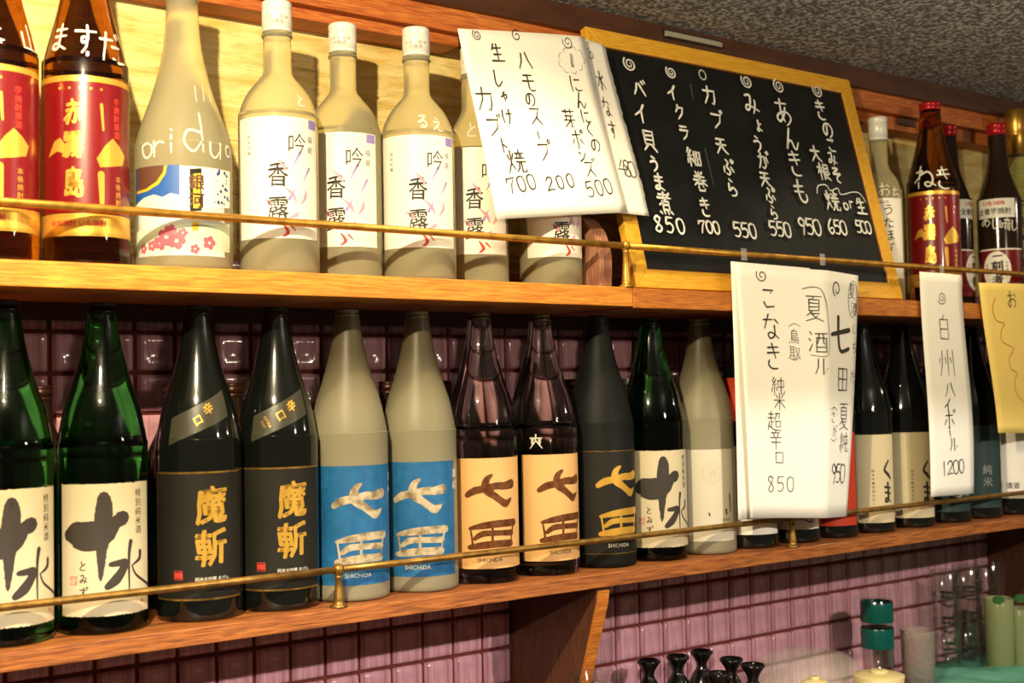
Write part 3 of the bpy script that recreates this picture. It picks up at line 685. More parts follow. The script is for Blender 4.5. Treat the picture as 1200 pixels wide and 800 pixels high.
for X, tx, lab in ((1360, 1040, 'dark bottle with cream label and black brush writing, beside the red label'), (1482, 1086, 'dark bottle with cream label and black brush writing, half behind the narrow menu strip')):
    r, s, lb = plain(X, lab, G_BLACK, mat('cream_label_dull', L(206, 190, 152), .6), 19, 180, -34, 64)
    u, v = s.px(tx, 560)
    a = Art(); a.stroke([(u+3, v+32), (u-7, v+16), (u+2, v+6), (u+8, v-2)], [4, 5, 7, 3]); a.stroke([(u-7, v-16), (u+7, v-18)], 5); a.stroke([(u-6, v-26), (u+7, v-28)], 5); a.stroke([(u, v-8), (u+1, v-38), (u-6, v-42), (u-4, v-36), (u+8, v-44)], [5, 6, 5, 4, 2])
    for i in range(9): a.text('純米吟醸原酒仕込一'[i], u-30, v+14-i*7.5, 5.4, .01)
    a.build('lettering', s, INK, lb); seal(u-34, v-56, s, lb, SEALP, 6); seal(u-12, v-56, s, lb, SEALP, 5)
for X, tx, lab, ch in ((1600, 1122, 'dark bottle with dark teal label between the menu strip and the yellow note', 'こ'), (1706, 1158, 'dark bottle with dark teal label directly below the yellow note', '酔')):
    r, s, lb = plain(X, lab, G_BLACK, LBL_TEAL, 22, 186, cap=CAPBLK)
    u, v = s.px(tx, 570); a = Art()
    if ch == 'こ': a.ring(u, v, 16, 20, 3.2, -2.4, 1.4, 16)
    a.column('山廃仕込', u+24, v+40, 15, 1.15, .02) if ch == 'こ' else a.column('純米', u, v+34, 20, 1.2, .02)
    a.build('lettering', s, GREYP, lb)
r, s, lb = plain(1815, 'dark bottle with white label at the right edge under the yellow note', G_BLACK, LBL_WHITE, 34, 190)
a = Art(); a.column('特選', -22, 160, 24, 1.2, .03); a.text('清酒', 14, 60, 14, .02); a.build('lettering', s, INK, lb)
plain(1925, 'dark bottle beyond the last white label at the right edge', G_BLACK, LBL_CREAM, 30, 180)

# second row of small dark bottles behind
BACK = 'small bottles standing behind the tall bottles on the lower shelf'
bl = ['small dark bottle standing behind the first two green sake bottles', 'small dark bottle peeping out left of the first gold-lettered black bottle',
      'small dark bottle standing between the two gold-lettered glossy black bottles, behind them', 'small dark bottle standing between the two blue-labelled bottles, behind them',
      'small dark bottle peeping out right of the second blue-labelled bottle', 'small dark bottle between the clear bottle and the matte black bottle', 'small clear capped bottle behind, between the matte black and the right green bottle']
for k, (px_, l) in enumerate(zip((47, 203, 272, 455, 518, 672, 732), bl)):
    P = aty(px_, 440, 98)
    r, s = bottle('small_bottle', l, P.x, 98, 0, 'small', G_BROWN if k < 6 else G_CLEAR, BACK, ('screw', CAPBRN if k < 6 else CAPW, 14, 18))
    patch(s, 'label', LBL_BLACK if k < 6 else LBL_WHITE, r, -40, 40, 40, 150)

# --- upper shelf
UPG = 'bottles on the upper shelf'
Z = 427
def kiri(X, label, hand=None, ang=0., rx=0):
    root, s = bottle('shochu_bottle', label, X, 0, Z, 'kiri', G_AMBER, UPG, ('flip', CAPRED, 10, 15)); s.tc += ang
    lb = patch(s, 'label', LBL_RED, root, -76, 76, 62, 216, nu=60)
    g = Art()
    for v_ in (219.5, ): g.stroke([(-76+4*i, v_) for i in range(39)], 7, smooth=False, taper=0)
    g.build('gold_band', s, GOLD2, root)
    g = Art(); g.stroke([(-76+4*i, 48) for i in range(39)], 26, smooth=False, taper=0); g.build('gold_band', s, GOLD2, root)
    a = Art(); a.text('赤', -14, 180, 30, .04, .7, warp=.03); a.text('霧', -14, 142, 34, .04, .7, warp=.03); a.text('島', -14, 98, 36, .04, .7, warp=.03)
    a.poly([(-48, 128), (-38, 146), (-30, 150), (-22, 140), (-14, 146), (-8, 136), (-20, 130), (-34, 134)])
    a.poly([(12, 126), (22, 142), (32, 152), (42, 144), (52, 134), (48, 122), (30, 118), (16, 116)])
    for i in range(5): a.disc(-30+i*12, 208, 1.6, 8)
    a.column('本格焼酎', 40, 104, 8, 1.15, .02); a.stroke([(18, 190), (20, 160)], 4); a.stroke([(17, 108), (18, 70)], 8)  # last two gold strokes paint a highlight streak down the label
    a.build('emblem_lettering', s, GOLD2, lb)
    b = Art(); b.column('芋焼酎原酒', 38, 196, 9, 1.1, .02); b.build('lettering', s, SEAL, lb)
    c = Art(); c.text('本格焼酎 いも焼酎', -10, 50, 8, .03); c.build('band_lettering', s, SEAL, lb, .6)
    if hand:
        h = Art()
        for ch, x, y, hp in hand:
            u, v = s.px(x, y); h.char(ch, u, v, hp*s.mm()*1.2, 3.8)
        h.build('handwriting', s, WHITEINK, root, .6)
    return root
kiri(-190, 'amber shochu bottle with red and gold label at the left edge of the upper shelf', [('二', -6, 38, 24), ('山', 34, 47, 36)], -.2)
kiri(-84, 'amber shochu bottle with red and gold label, three big white handwritten letters on its neck', [('ま', 71, 44, 34), ('す', 101, 46, 34), ('だ', 131, 57, 38)], 0.)
# big frosted bottle with picture label
r, s = bottle('sake_bottle', 'big long-necked frosted bottle with colourful picture label and white handwritten letters', 38, 0, Z, 'big', G_FROST, UPG, ('screw', CAPW, 8, 34))
lb = patch(s, 'label', mat('grey_white_label', L(200, 208, 206), .4), r, -66, 56, 17, 126, nu=60)
k3 = crop(150, 130, 4.208)
def px_rect(s, a, pts): a.poly([s.px(*p) for p in k3(pts)])
for nm, m_, polys in (('blue_panel', SKY, [[(40, 290), (255, 265), (255, 470), (40, 480)]]), ('brown_disc', BRN, [[(48, 285), (180, 268), (172, 305), (140, 350), (90, 385), (45, 400)]]),
                   ('yellow_arc', YEL, [[(180, 268), (194, 266), (186, 310), (152, 362), (98, 396), (50, 412), (45, 400), (90, 385), (140, 350), (172, 305)]]), ('gold_panel', YEL, [[(320, 310), (358, 306), (354, 480), (322, 480)]]), ('gold_panel', YEL, [[(315, 545), (350, 545), (345, 590), (315, 590)]]),
                   ('white_panel', LBL_WHITE, [[(262, 280), (296, 278), (296, 478), (262, 478)]]), ('white_panel', LBL_WHITE, [[(420, 286), (500, 300), (500, 480), (420, 480)]]), ('white_panel', LBL_WHITE, [[(364, 300), (410, 300), (410, 480), (364, 480)]]),
                   ('green_panel', PALEG, [[(45, 600), (500, 560), (500, 700), (45, 700)]]),
                   ('mountain', PALEG, [[(40, 470), (80, 430), (130, 412), (170, 425), (210, 405), (255, 415), (255, 478), (40, 480)]]), ('dark_panel', LBL_BLACK, [[(304, 286), (362, 282), (362, 492), (306, 494)]])):
    a = Art()
    for p in polys: px_rect(s, a, p)
    a.build(nm, s, m_, lb, {'blue_panel': .4, 'green_panel': .4, 'dark_panel': .45, 'brown_disc': .5, 'mountain': .5}.get(nm, .6))
a = Art()
for x, y, q in ((190, 620, 34), (160, 650, 28), (240, 640, 32), (210, 590, 24), (120, 665, 20), (270, 600, 18), (330, 680, 18), (400, 650, 26), (80, 680, 18)):
    u, v = s.px(150+x/4.208, 130+y/4.208)
    for j in range(5): a.disc(u+q/5*cos(j*1.26), v+q/5*sin(j*1.26), q/7, 9)
a.build('flower_print', s, ROSE, lb, .75)
a = Art()
for i, c in enumerate('銀河'): u, v = s.px(150+338/4.208, 130+(350+i*90)/4.208); a.text(c, u, v, 20, .03)
a.build('lettering', s, BRN, lb, .8)
a = Art()
for i in range(22): u, v = s.px(150+random.uniform(425, 495)/4.208, 130+random.uniform(295, 480)/4.208); a.disc(u, v, random.uniform(1, 3), 6)
a.build('blue_speckle', s, NAVY, lb, .75)
a = Art()
for ch, x, y, hp in (('o', 95, 168, 34), ('r', 150, 160, 34), ('i', 213, 130, 40), ('d', 320, 105, 50), ('u', 430, 165, 34), ('o', 490, 180, 26)):
    u, v = s.px(150+x/4.208, 130+y/4.208); a.char(ch, u, v, hp*1.25, 3.0)
a.build('handwriting', s, WHITEINK, r, .6)
a = Art()
for x in (228, 237, 244): 
    p, q = s.px(x, 101), s.px(x+2, 119); a.stroke([p, q], 2)
a.build('handwriting', s, WHITEINK, r, .6)

def gin(X, Y, label, tx, kind='gin', hand=None, purple=True):
    root, s = bottle('sake_bottle', label, X, Y, Z, kind, G_FROST, UPG, ('screw', CAPW, 4, 41))
    u0 = s.px(tx, 230)[0]; s.tc += u0/s.r0; k = s.r0/52
    lb = patch(s, 'label', LBL_WHITE, root, -62*k, 62*k, 46, 203, nu=60)
    a = Art(); a.text('吟', 26*k, 168, 30, .0, .9, warp=.01); a.text('香', 0, 128, 34, .012, .8, warp=.02); a.text('露', 0, 84, 34, .012, .85, warp=.02)
    a.column('純米吟醸', -40*k, 178, 6, 1.2); a.column('福', 46*k, 176, 9, 1.2); a.column('蔵', 46*k, 162, 9, 1.2)
    a.build('lettering', s, INK, lb)
    b = Art(); b.rect(44*k, 190, 60*k, 202); 
    for q in ((20, 140, 30, 158), (34, 120, 44, 138), (22, 110, 14, 96)): b.stroke([(q[0]*k, q[1]), (q[2]*k, q[3])], [1, 4, ][:2])
    b.build('purple_print', s, PURPLE, lb)
    c = Art()
    for q in ((-4, 150, 10, 132), (8, 112, 24, 92), (30, 90, 38, 110), (-18, 96, -6, 84), (14, 72, 26, 80)): c.stroke([(q[0]*k, q[1]), ((q[0]+q[2])/2*k+3, (q[1]+q[3])/2), (q[2]*k, q[3])], [1, 5.5, 1])
    c.build('pink_print', s, PINK, lb)
    d = Art(); d.stroke([(6, 64), (12, 54), (6, 48)], [2, 5, 2]); d.stroke([(16, 62), (22, 56)], 2.5); d.build('red_print', s, SEAL, lb)
    e = Art(); e.text('吟香露 SAKE', 0, 0, 5)
    cp = Art(); top = PRO[kind][-1][1]
    for zz, tt in ((top+16, '日本酒 純米'), (top+10, '吟醸酒')): cp.text(tt, 0, zz, 6)
    cs = Cyl(s.X, s.Y, s.z0, lambda z: PRO[kind][-1][0]+1.3, PRO[kind][-1][0], s.tc); cp.build('cap_lettering', cs, GREYP, root, .35, 2)
    col = [(PRO[kind][-1][0]-.5, 0), (PRO[kind][-1][0]+2, 1), (PRO[kind][-1][0]+2, 4), (PRO[kind][-1][0]-.5, 5)]
    V, F = lathe(col, 32); mk('neck_ring', [(x, y, z+top-9) for x, y, z in V], F, G_FROST, root, smooth=True)
    if hand:
        h = Art()
        for ch, x, y, hp in hand: u, v = s.px(x, y); h.char(ch, u, v, hp*s.mm(), 2.6)
        h.build('handwriting', s, WHITEINK, root, .6)
    return root
gin(167, -4, 'frosted bottle with white flowery label, next to the big long-necked bottle', 326, hand=[('と', 352, 118, 18)])
gin(288, 38, 'frosted bottle with white flowery label, set further back than its neighbours', 394)
gin(386, 0, 'frosted bottle with white flowery label, two white handwritten letters on its shoulder', 490, 'gin', [('る', 495, 142, 19), ('え', 512, 146, 19)])
gin(504, 28, 'frosted bottle with white label, half covered by the big white menu sheet', 556, 'gin_s', [('え', 532, 160, 20), ('と', 553, 152, 22)])
gin(629, 8, 'frosted bottle below the big white menu sheet, next to the curved divider', 658, 'gin_s')
# right of the board
r, s = bottle('sake_bottle', 'slim frosted bottle with white label just right of the chalkboard', 1483, 40, Z, 'oto', G_FROST, UPG, ('screw', CAPW, 3, 46))
lb = patch(s, 'label', LBL_WHITE, r, -50, 50, 50, 206)
a = Art(); u, v = s.px(1042, 272); a.column('うたほぎ', u, v+44, 24, 1.05, .01, warp=.02); a.text('純米酒', u-8, 198, 6); a.build('lettering', s, INK, lb)
a = Art()
for ch, x, y, hp in (('お', 1036, 222, 19), ('ち', 1050, 226, 18)): u, v = s.px(x, y); a.char(ch, u, v, hp*s.mm(), 2.6)
a.build('handwriting', s, WHITEINK, r, .6)
kiri(1598, 'amber shochu bottle with red and gold label and red cap, right of the chalkboard', [('ね', 1084, 207, 26), ('き', 1106, 208, 26)], .12)
def ikko(X, Y, label, hand=None, tx=1160):
    r, s = bottle('shochu_bottle', label, X, Y, Z, 'ikko', G_BROWN, UPG, ('flip', CAPRED, 6, 24))
    u0 = s.px(tx, 290)[0]; s.tc += u0/s.r0
    lb = patch(s, 'label', LBL_RED, r, -60, 60, 24, 122)
    a = Art(); a.disc(2, 76, 29, 22, 40); a.disc(-48, 70, 12, 12, 34); a.stroke([(-60+4*i, 120) for i in range(31)], 3, smooth=False, taper=0); a.build('oval_panel', s, LBL_WHITE, lb, .5)
    a = Art(); a.text('一', 4, 106, 20, .05, warp=.02); a.text('刻', 3, 84, 26, .05, warp=.02); a.text('者', 3, 56, 24, .05, warp=.02); a.column('本格焼酎', 22, 92, 6, 1.2); a.column('全量芋', -18, 88, 7, 1.2); a.build('lettering', s, INK, lb, .7)
    nl = patch(s, 'neck_label', LBL_WHITE, r, -44, 44, 186, 226, nv=14)
    a = Art(); a.text('全量芋焼酎', 0, 200, 14, .02); a.build('lettering', s, INK, nl, .5)
    a = Art(); a.text('いも100%', 0, 217, 11, .05); a.build('red_lettering', s, SEAL, nl, .5)
    if hand:
        h = Art()
        for ch, x, y, hp in hand: u, v = s.px(x, y); h.char(ch, u, v, hp*s.mm(), 2.8)
        h.build('handwriting', s, WHITEINK, r, .6)
ikko(1745, 62, 'dark red-capped shochu bottle standing behind the amber one, half hidden', None, 1140)
ikko(1825, -2, 'dark red-capped shochu bottle with white oval on its red label', [('あ', 1155, 259, 17), ('し', 1166, 262, 15), ('崎', 1177, 263, 17), ('し', 1188, 264, 15)], 1166)
P = aty(1192, 170, 36)
r, s = bottle('whisky_bottle', 'pale green glass bottle with gold cap at the right end of the upper shelf', P.x, 36, Z, 'whis', mat('pale_green_glass', (.55, .68, .38, 1), .04, trans=.9, ior=1.3), UPG, ('flip', CAPGOLD, 6, 100))
lb = patch(s, 'label', mat('buff_label', L(214, 190, 120), .5), r, -50, 60, 24, 150)
a = Art(); a.rect(-50, 150, 60, 160); a.rect(-50, 92, 60, 112); a.build('black_band', s, LBL_BLACK, lb, .4)
a = Art(); a.text('THE SINGLE', 0, 74, 12, .03); a.text('MALT', 0, 126, 18, .04); a.text('WHISKY', 0, 50, 12, .03); a.build('lettering', s, INK, lb)
a = Art(); a.disc(-4, 190, 17, 18, 22); a.build('crest', s, mat('crest_brown', L(60, 44, 22), .4), r, .5)
a = Art(); a.ring(-4, 190, 15, 20, 1.4); a.build('crest_ring', s, GOLD, r, .7)

#@@BOARD
# ------------------------------------------------------------------ chalkboard leaning against the fascia
BL = Vector((743.5, -60, 430)); TH = radians(14.0); Wb, Hb = 667, 450
bd = Flat(BL, (1, 0, 0), (0, sin(TH), cos(TH)))
board = thing('chalkboard', 'large chalkboard menu in yellow wooden frame leaning on the upper shelf', 'chalkboard', BL)
def bpart(name, u0, u1, v0, v1, d0, d1, m, bev=1.2):
    V, F = box(u0, u1, d0, d1, v0, v1, bev); return mk(name, [bd.map(x, z, -y) for x, y, z in V], F, m, board)
fw = 31
def mitre(name, pts, m):                                     # frame rail with 45 degree ends
    n = len(pts); V = [bd.map(u, v, 0) for u, v in pts]+[bd.map(u, v, -15) for u, v in pts]
    F = [list(range(n)), list(range(n, 2*n))[::-1]]+[[(i+1) % n, i, n+i, n+(i+1) % n] for i in range(n)]
    o = mk(name, V, F, m, board); md = o.modifiers.new('bevel', 'BEVEL'); md.width = .0012; md.segments = 2; return o
mitre('frame_rail', [(0, 0), (Wb, 0), (Wb-fw, fw), (fw, fw)], W_FRAME); mitre('frame_rail', [(fw, Hb-fw), (Wb-fw, Hb-fw), (Wb, Hb), (0, Hb)], W_FRAME)
mitre('frame_stile', [(0, 0), (fw, fw), (fw, Hb-fw), (0, Hb)], W_FRAMEZ); mitre('frame_stile', [(Wb-fw, fw), (Wb, 0), (Wb, Hb), (Wb-fw, Hb-fw)], W_FRAMEZ)
bpart('board_panel', fw-3, Wb-fw+3, fw-3, Hb-fw+3, 5, 10, CHALK, 0)
for a_ in ((fw-1, Wb-fw+1, fw-1, fw+2), (fw-1, Wb-fw+1, Hb-fw-2, Hb-fw+1), (fw-1, fw+2, fw, Hb-fw), (Wb-fw-2, Wb-fw+1, fw, Hb-fw)):
    bpart('inner_bead', *a_, 2.5, 5.5, W_BRACK, .3)
ink = Flat(BL-bd.N*5, (1, 0, 0), bd.Vx)
def put(a, surf, ch, x, y, hp, w_, wf=.9, ang=0.):
    u, v = surf.px(x, y); a.char(ch, u, v, hp*surf.mmat(u, v), w_, ang=ang, wf=wf)
def putnum(a, surf, t, x, y, hp, w_, pitch=.62, ang=0.):
    u, v = surf.px(x, y); a.num(t, u, v, hp*surf.mmat(u, v), w_, pitch, ang)
def putspi(a, surf, x, y, rp, w_, a0=2.2, turns=1.8, flip=1):
    u, v = surf.px(x, y); a.spiral(u, v, rp*surf.mmat(u, v), w_, turns, a0, flip)
kA = lambda x, y: (700+x/3.478, 60+y/3.478)
kB = lambda x, y: (840+x/3.635, 70+y/3.635)
cols = [
 (kA, [('S', 123, 58, 10), ('バ', 163, 160, 20), ('イ', 170, 258, 23), ('貝', 203, 372, 26), ('う', 223, 465, 17), ('ま', 243, 538, 20), ('煮', 268, 622, 24)], ('850', 285, 712, 20, .8)),
 (kA, [('S', 292, 92, 8.5), ('イ', 297, 172, 18), ('ク', 328, 254, 17), ('ラ', 345, 335, 17), ('細', 383, 437, 21), ('巻', 410, 535, 21), ('き', 430, 640, 20)], ('700', 447, 720, 16, .66)),
 (kA, [('O', 420, 102, 7), ('カ', 447, 185, 22), ('ブ', 480, 285, 20), ('天', 497, 392, 19), ('ぷ', 525, 478, 19), ('ら', 541, 560, 19)], None),
 (kB, [('S', 118, 98, 9.5), ('み', 137, 192, 24), ('ょ', 168, 285, 16), ('う', 165, 365, 18), ('が', 188, 437, 20), ('天', 197, 515, 18), ('ぷ', 218, 583, 18), ('ら', 234, 655, 15)], ('550', 260, 725, 19, .6)),
 (kB, [('S', 255, 118, 9.5), ('あ', 272, 228, 30), ('ん', 306, 345, 26), ('き', 325, 447, 28), ('も', 347, 565, 26)], ('950', 386, 714, 21, .56)),
 (kB, [('S', 420, 138, 9), ('き', 433, 218, 22), ('の', 462, 302, 18), ('こ', 478, 370, 17), ('み', 482, 425, 15), ('そ', 500, 495, 18), ('大', 410, 405, 19), ('根', 447, 482, 19), ('焼', 482, 605, 22), ('o', 538, 618, 15), ('r', 562, 612, 15), ('生', 605, 628, 18)], ('650', 503, 716, 18, .56)),
]
for k_, chars, price in cols:
    a = Art()
    for c_ in chars:
        x, y = k_(c_[1], c_[2])
        if c_[0] == 'S': putspi(a, ink, x, y, c_[3], 3.4, a0=random.uniform(1.6, 2.6))
        elif c_[0] == 'O': u, v = ink.px(x, y); a.ring(u, v, 8, 9, 2.4)
        else: put(a, ink, c_[0], x, y, c_[3]*1.3, 4.6 if c_[3] > 15 else 3.8)
    if price: x, y = k_(price[1], price[2]); putnum(a, ink, price[0], x, y, price[3]*1.3, 4.2, price[4]*.85)
    if price and price[0] == '650':
        x, y = kB(615, 716); putnum(a, ink, '500', x, y, 21, 3.8, .42)
        a.stroke([ink.px(*kB(*p)) for p in [(418, 572), (422, 542), (455, 538), (475, 562), (505, 552), (520, 578), (570, 568), (600, 575), (626, 612)]], 2.2)
    a.build('menu_column', ink, CHALKINK, board, .4, 0)
a = Art(); putnum(a, ink, '550', *kB(110, 730), 25, 4.2, .52); a.build('menu_price', ink, CHALKINK, board, .4, 0)
sc_ = Art(); sc_.stroke([ink.px(*kA(430, 400)), ink.px(*kA(467, 555))], .7); sc_.stroke([ink.px(*kA(372, 140)), ink.px(*kA(382, 205))], .8); sc_.build('scratch', ink, GREYP, board, .2, 0)

#@@PAPERS
# ------------------------------------------------------------------ paper notes
def sheet(name, label, s, m, edge=None, parent=None):
    V, F = s.mesh(edge); 
    if parent: o = mk(name, V, F, m, parent, smooth=True)
    else: o = mk(name, V, F, m, None, s.O, smooth=True); tag(o, label, 'paper note')
    md = o.modifiers.new('thickness', 'SOLIDIFY'); md.thickness = .0003; md.offset = -1
    return o
def px_sheet(pxc, ys, **k):
    return Sheet(*[aty(x, y, Y) for (x, y), Y in zip(pxc, ys)], pxc, **k)
# big sheet, left of and over the chalkboard
pc = [(537, 33), (684, 43), (735, 249), (582, 257)]
sA = px_sheet(pc, (-45, -20, -52, -64), curl=lambda a, b: 2.5*sin(a*pi)+1.5*sin(b*5+a*2))
oA = sheet('menu_sheet', 'big white paper menu with three dishes, taped across the left frame of the chalkboard', sA, PAPER)
kC = lambda x, y: (540+x/3.478, 30+y/3.478)
kD = lambda x, y: (640+x/3.636, 40+y/3.636)
a = Art()
for c, x, y, h in (('生', 138, 110, 19), ('し', 140, 215, 18), ('ゃ', 165, 290, 12), ('け', 178, 372, 16), ('カ', 92, 300, 26), ('ブ', 128, 410, 22), ('ト', 165, 492, 16), ('焼', 212, 555, 24),
                   ('ハ', 245, 145, 22), ('モ', 262, 232, 21), ('の', 268, 300, 15), ('ス', 290, 370, 20), ('｜', 300, 450, 10), ('プ', 325, 512, 22)): put(a, sA, c, *kC(x, y), h*1.36, 3.0)
putnum(a, sA, '700', *kC(232, 645), 25, 2.6, .62, .1); putnum(a, sA, '200', *kC(385, 640), 22, 2.6, .75, .1)
putspi(a, sA, *kC(60, 38), 7, 1.6); putspi(a, sA, *kC(212, 42), 8, 1.9, 1.0, 1.3)
a.build('handwriting', sA, INK, oA, .5, 12)
a = Art()
for c, x, y, h in (('に', 118, 212, 19), ('ん', 140, 285, 17), ('に', 162, 350, 16), ('く', 180, 408, 16), ('の', 203, 472, 15), ('芽', 86, 360, 19), ('ポ', 122, 450, 20), ('ン', 142, 520, 13), ('ズ', 175, 575, 19)): put(a, sA, c, *kD(x, y), h*1.34, 2.7)
putnum(a, sA, '500', *kD(212, 655), 25, 2.5, .62, .1); putspi(a, sA, *kD(82, 35), 9, 1.6, 2.8, 1.5)
for q in range(9):
    an = q*2*pi/9; u, v = sA.px(*kD(100+48*cos(an), 112-42*sin(an))); a.ring(u, v, 6, 6, .7, an-1.2, an+1.2, 6)
for i, c in enumerate('自家製'): u, v = sA.px(*kD(88+i*3, 92+i*20)); a.text(c, u+5, v, 8)
a.build('handwriting', sA, INK, oA, .5, 12)
pc = [(674, 42), (709, 53), (761, 253), (720, 249)]
sB = px_sheet(pc, (-14, 6, -46, -46), curl=lambda a, b: 1.5*sin(b*6), nx=6, ny=40)
rg = [random.uniform(-2.2, 1.6) for _ in range(41)]
oB = sheet('menu_strip', 'narrow white paper strip with torn right edge over the chalkboard, priced 480', sB, PAPER, edge=lambda j: rg[j])
a = Art()
for c, x, y, h in (('水', 232, 200, 22), ('な', 256, 312, 21), ('す', 282, 412, 20)): put(a, sB, c, *kD(x, y), h*1.3, 2.0, .62)
putnum(a, sB, '480', *kD(340, 575), 26, 1.9, .32); putspi(a, sB, *kD(188, 85), 7.5, 1.3, 1.8, 1.4)
a.build('handwriting', sB, INK, oB, 1.4, 0)
# folded double sheet hanging from the upper rail
pc = [(857, 306), (950, 314), (930, 606), (866, 609)]
sC = px_sheet(pc, (-85, -85, -86, -86), curl=lambda a, b: -1.5+2*sin(b*3))
oC = sheet('menu_sheet', 'blank back sheet showing at the left behind the creased menu with two prices', sC, PAPER)
fold = lambda a, b: 3.5+3*sin(b*3.2)+(20*(1-abs(a-.64)/.36) if a > .64 else 20*(a/.64)**3) - 3*cos(a*6)*(1-b)
pc = [(860, 308), (1004, 323), (992, 605), (879, 607)]
sD = px_sheet(pc, (-90, -90, -91, -91), curl=fold, nx=26)
oD = sheet('menu_sheet', 'creased white paper menu hanging from the upper rail, priced 850 and 950', sD, PAPER)
kE = lambda x, y: (840+x/2.286, 290+y/2.286)
a = Art()
for c, x, y, h in (('こ', 125, 137, 24), ('な', 132, 213, 27), ('き', 137, 292, 27)): put(a, sD, c, *kE(x, y), h*1.3, 3.2)
for c, x, y, h in (('純', 148, 372, 19), ('米', 152, 414, 18), ('超', 140, 466, 20), ('辛', 145, 515, 20), ('口', 154, 562, 17)): put(a, sD, c, *kE(x, y), h*1.3, 1.9)
putnum(a, sD, '850', *kE(158, 633), 24, 1.8, .66); putspi(a, sD, *kE(110, 75), 8.5, 1.9, 2.6, 1.4)
for c, x, y, h in (('鳥', 186, 240, 16), ('取', 187, 283, 16)): put(a, sD, c, *kE(x, y), h*1.2, 1.3)
for sg, y0, y1 in ((1, 208, 215), (-1, 300, 306)): a.stroke([sD.px(*kE(174, y0+4*sg)), sD.px(*kE(187, y0-3*sg)), sD.px(*kE(200, y0+6*sg))], 1.1)
for c, x, y, h in (('夏', 230, 165, 27), ('酒', 238, 255, 24), ('ル', 245, 322, 20)): put(a, sD, c, *kE(x, y), h*1.22, 2.2)
a.stroke([sD.px(*kE(*p)) for p in [(205, 112), (232, 108), (250, 125), (262, 200), (264, 280), (252, 295), (222, 290)]], 1.4)
a.build('handwriting', sD, INK, oD, .6, 6)
a = Art()
u, v = sD.px(*kE(305, 240)); h = 44*sD.mmat(u, v); a.stroke([(u-h*.42, v+h*.02), (u+h*.45, v+h*.18)], [7, 9]); a.stroke([(u-h*.1, v+h*.5), (u-h*.08, v-h*.1), (u+h*.05, v-h*.4), (u+h*.45, v-h*.32)], [8, 6.5, 6.5, 7])
for c, x, y, h, w_ in (('田', 315, 355, 30, 2.0), ('夏', 321, 455, 27, 1.7), ('純', 323, 525, 22, 1.7)): put(a, sD, c, *kE(x, y), h*1.25, w_*1.3)
putnum(a, sD, '950', *kE(304, 605), 30, 2.6, .42); u, v = sD.px(*kE(292, 115)); a.stroke([(u-4, v-11), (u-10, v), (u-4, v+12), (u+6, v+10), (u+9, v-1), (u+2, v-7), (u-2, v)], 2.4)
for c, x, y, h in (('し', 358, 222, 12), ('ち', 360, 270, 12), ('だ', 356, 350, 14), ('さ', 280, 455, 13), ('が', 285, 495, 13)): put(a, sD, c, *kE(x, y), h*1.2, 1.2)
for y0, sg in ((432, 1), (518, -1)): a.stroke([sD.px(*kE(272, y0+4*sg)), sD.px(*kE(282, y0-2*sg)), sD.px(*kE(294, y0+6*sg))], 1.4)
for c, x, y, h in (('夏', 350, 118, 17), ('酒', 358, 165, 15)): put(a, sD, c, *kE(x, y), h*1.15, 1.4, .8)
u, v = sD.px(*kE(353, 140)); a.ring(u, v, 14, 32, 1.1)
a.build('handwriting', sD, INK, oD, .6, 6)
# narrow strip 白州ハイボール
pc = [(1079, 318), (1129, 322), (1141, 578), (1091, 582)]
sF = px_sheet(pc, (-91, -91, -92, -92), curl=lambda a, b: 5*sin(b*5.2)*(.6+.4*a)+2*sin(a*3), nx=8, ny=24)
oF = sheet('menu_strip', 'narrow white paper strip hanging from the upper rail, priced 1200', sF, PAPER)
kG = lambda x, y: (980+x/2.353, 300+y/2.353)
a = Art(); putspi(a, sF, *kG(292, 115), 8.5, 1.5, 3.6, 1.7)
for c, x, y, h, w_ in (('白', 297, 198, 26, 1.7), ('州', 304, 296, 30, 1.7), ('ハ', 306, 370, 19, 1.9), ('イ', 300, 412, 16, 2.3), ('ボ', 304, 452, 20, 2.2), ('｜', 305, 490, 9, 2.2), ('ル', 315, 520, 15, 2.0)): put(a, sF, c, *kG(x, y), h*1.3, w_*1.3)
putnum(a, sF, '1200', *kG(315, 582), 22, 2.5, .5, .06)
a.build('handwriting', sF, INK, oF, .6, 6)
# yellow note
pc = [(1149, 331), (1226, 333), (1238, 508), (1168, 507)]
sY = px_sheet(pc, (-91, -91, -92, -92), curl=lambda a, b: 4*sin(b*4+1)+3*sin(a*3), nx=10, ny=20)
oY = sheet('menu_note', 'yellow paper note with red scalloped border at the right edge', sY, PAPER_Y)
a = Art(); put(a, sY, 'お', *kG(482, 120), 24, 2.4); put(a, sY, 'す', 1212, 356, 24, 2.4); a.build('handwriting', sY, INK, oY, .6, 6)
a = Art(); a.stroke([sY.px(*kG(*p)) for p in [(440, 115), (432, 140), (440, 175), (461, 186), (453, 205), (455, 235), (483, 255), (471, 280), (474, 310), (491, 322), (482, 345), (490, 385), (520, 410)]], 1.6); a.build('scalloped_border', sY, INKRED, oY, .6, 6)
def tape(o, x, y, par, w_=14, h_=20):
    P = aty(x, y, -78)-Vector(o.location)/S
    mk('tape', [(P.x-w_/2, P.y, P.z-h_/2), (P.x+w_/2, P.y, P.z-h_/2), (P.x+w_/2, P.y+.5, P.z+h_/2), (P.x-w_/2, P.y+.5, P.z+h_/2)], [[0, 1, 2, 3]], TAPE, par)
tape(oD, 872, 298, oD); tape(oD, 964, 304, oD); tape(oF, 1104, 316, oF); tape(oY, 1165, 326, oY)

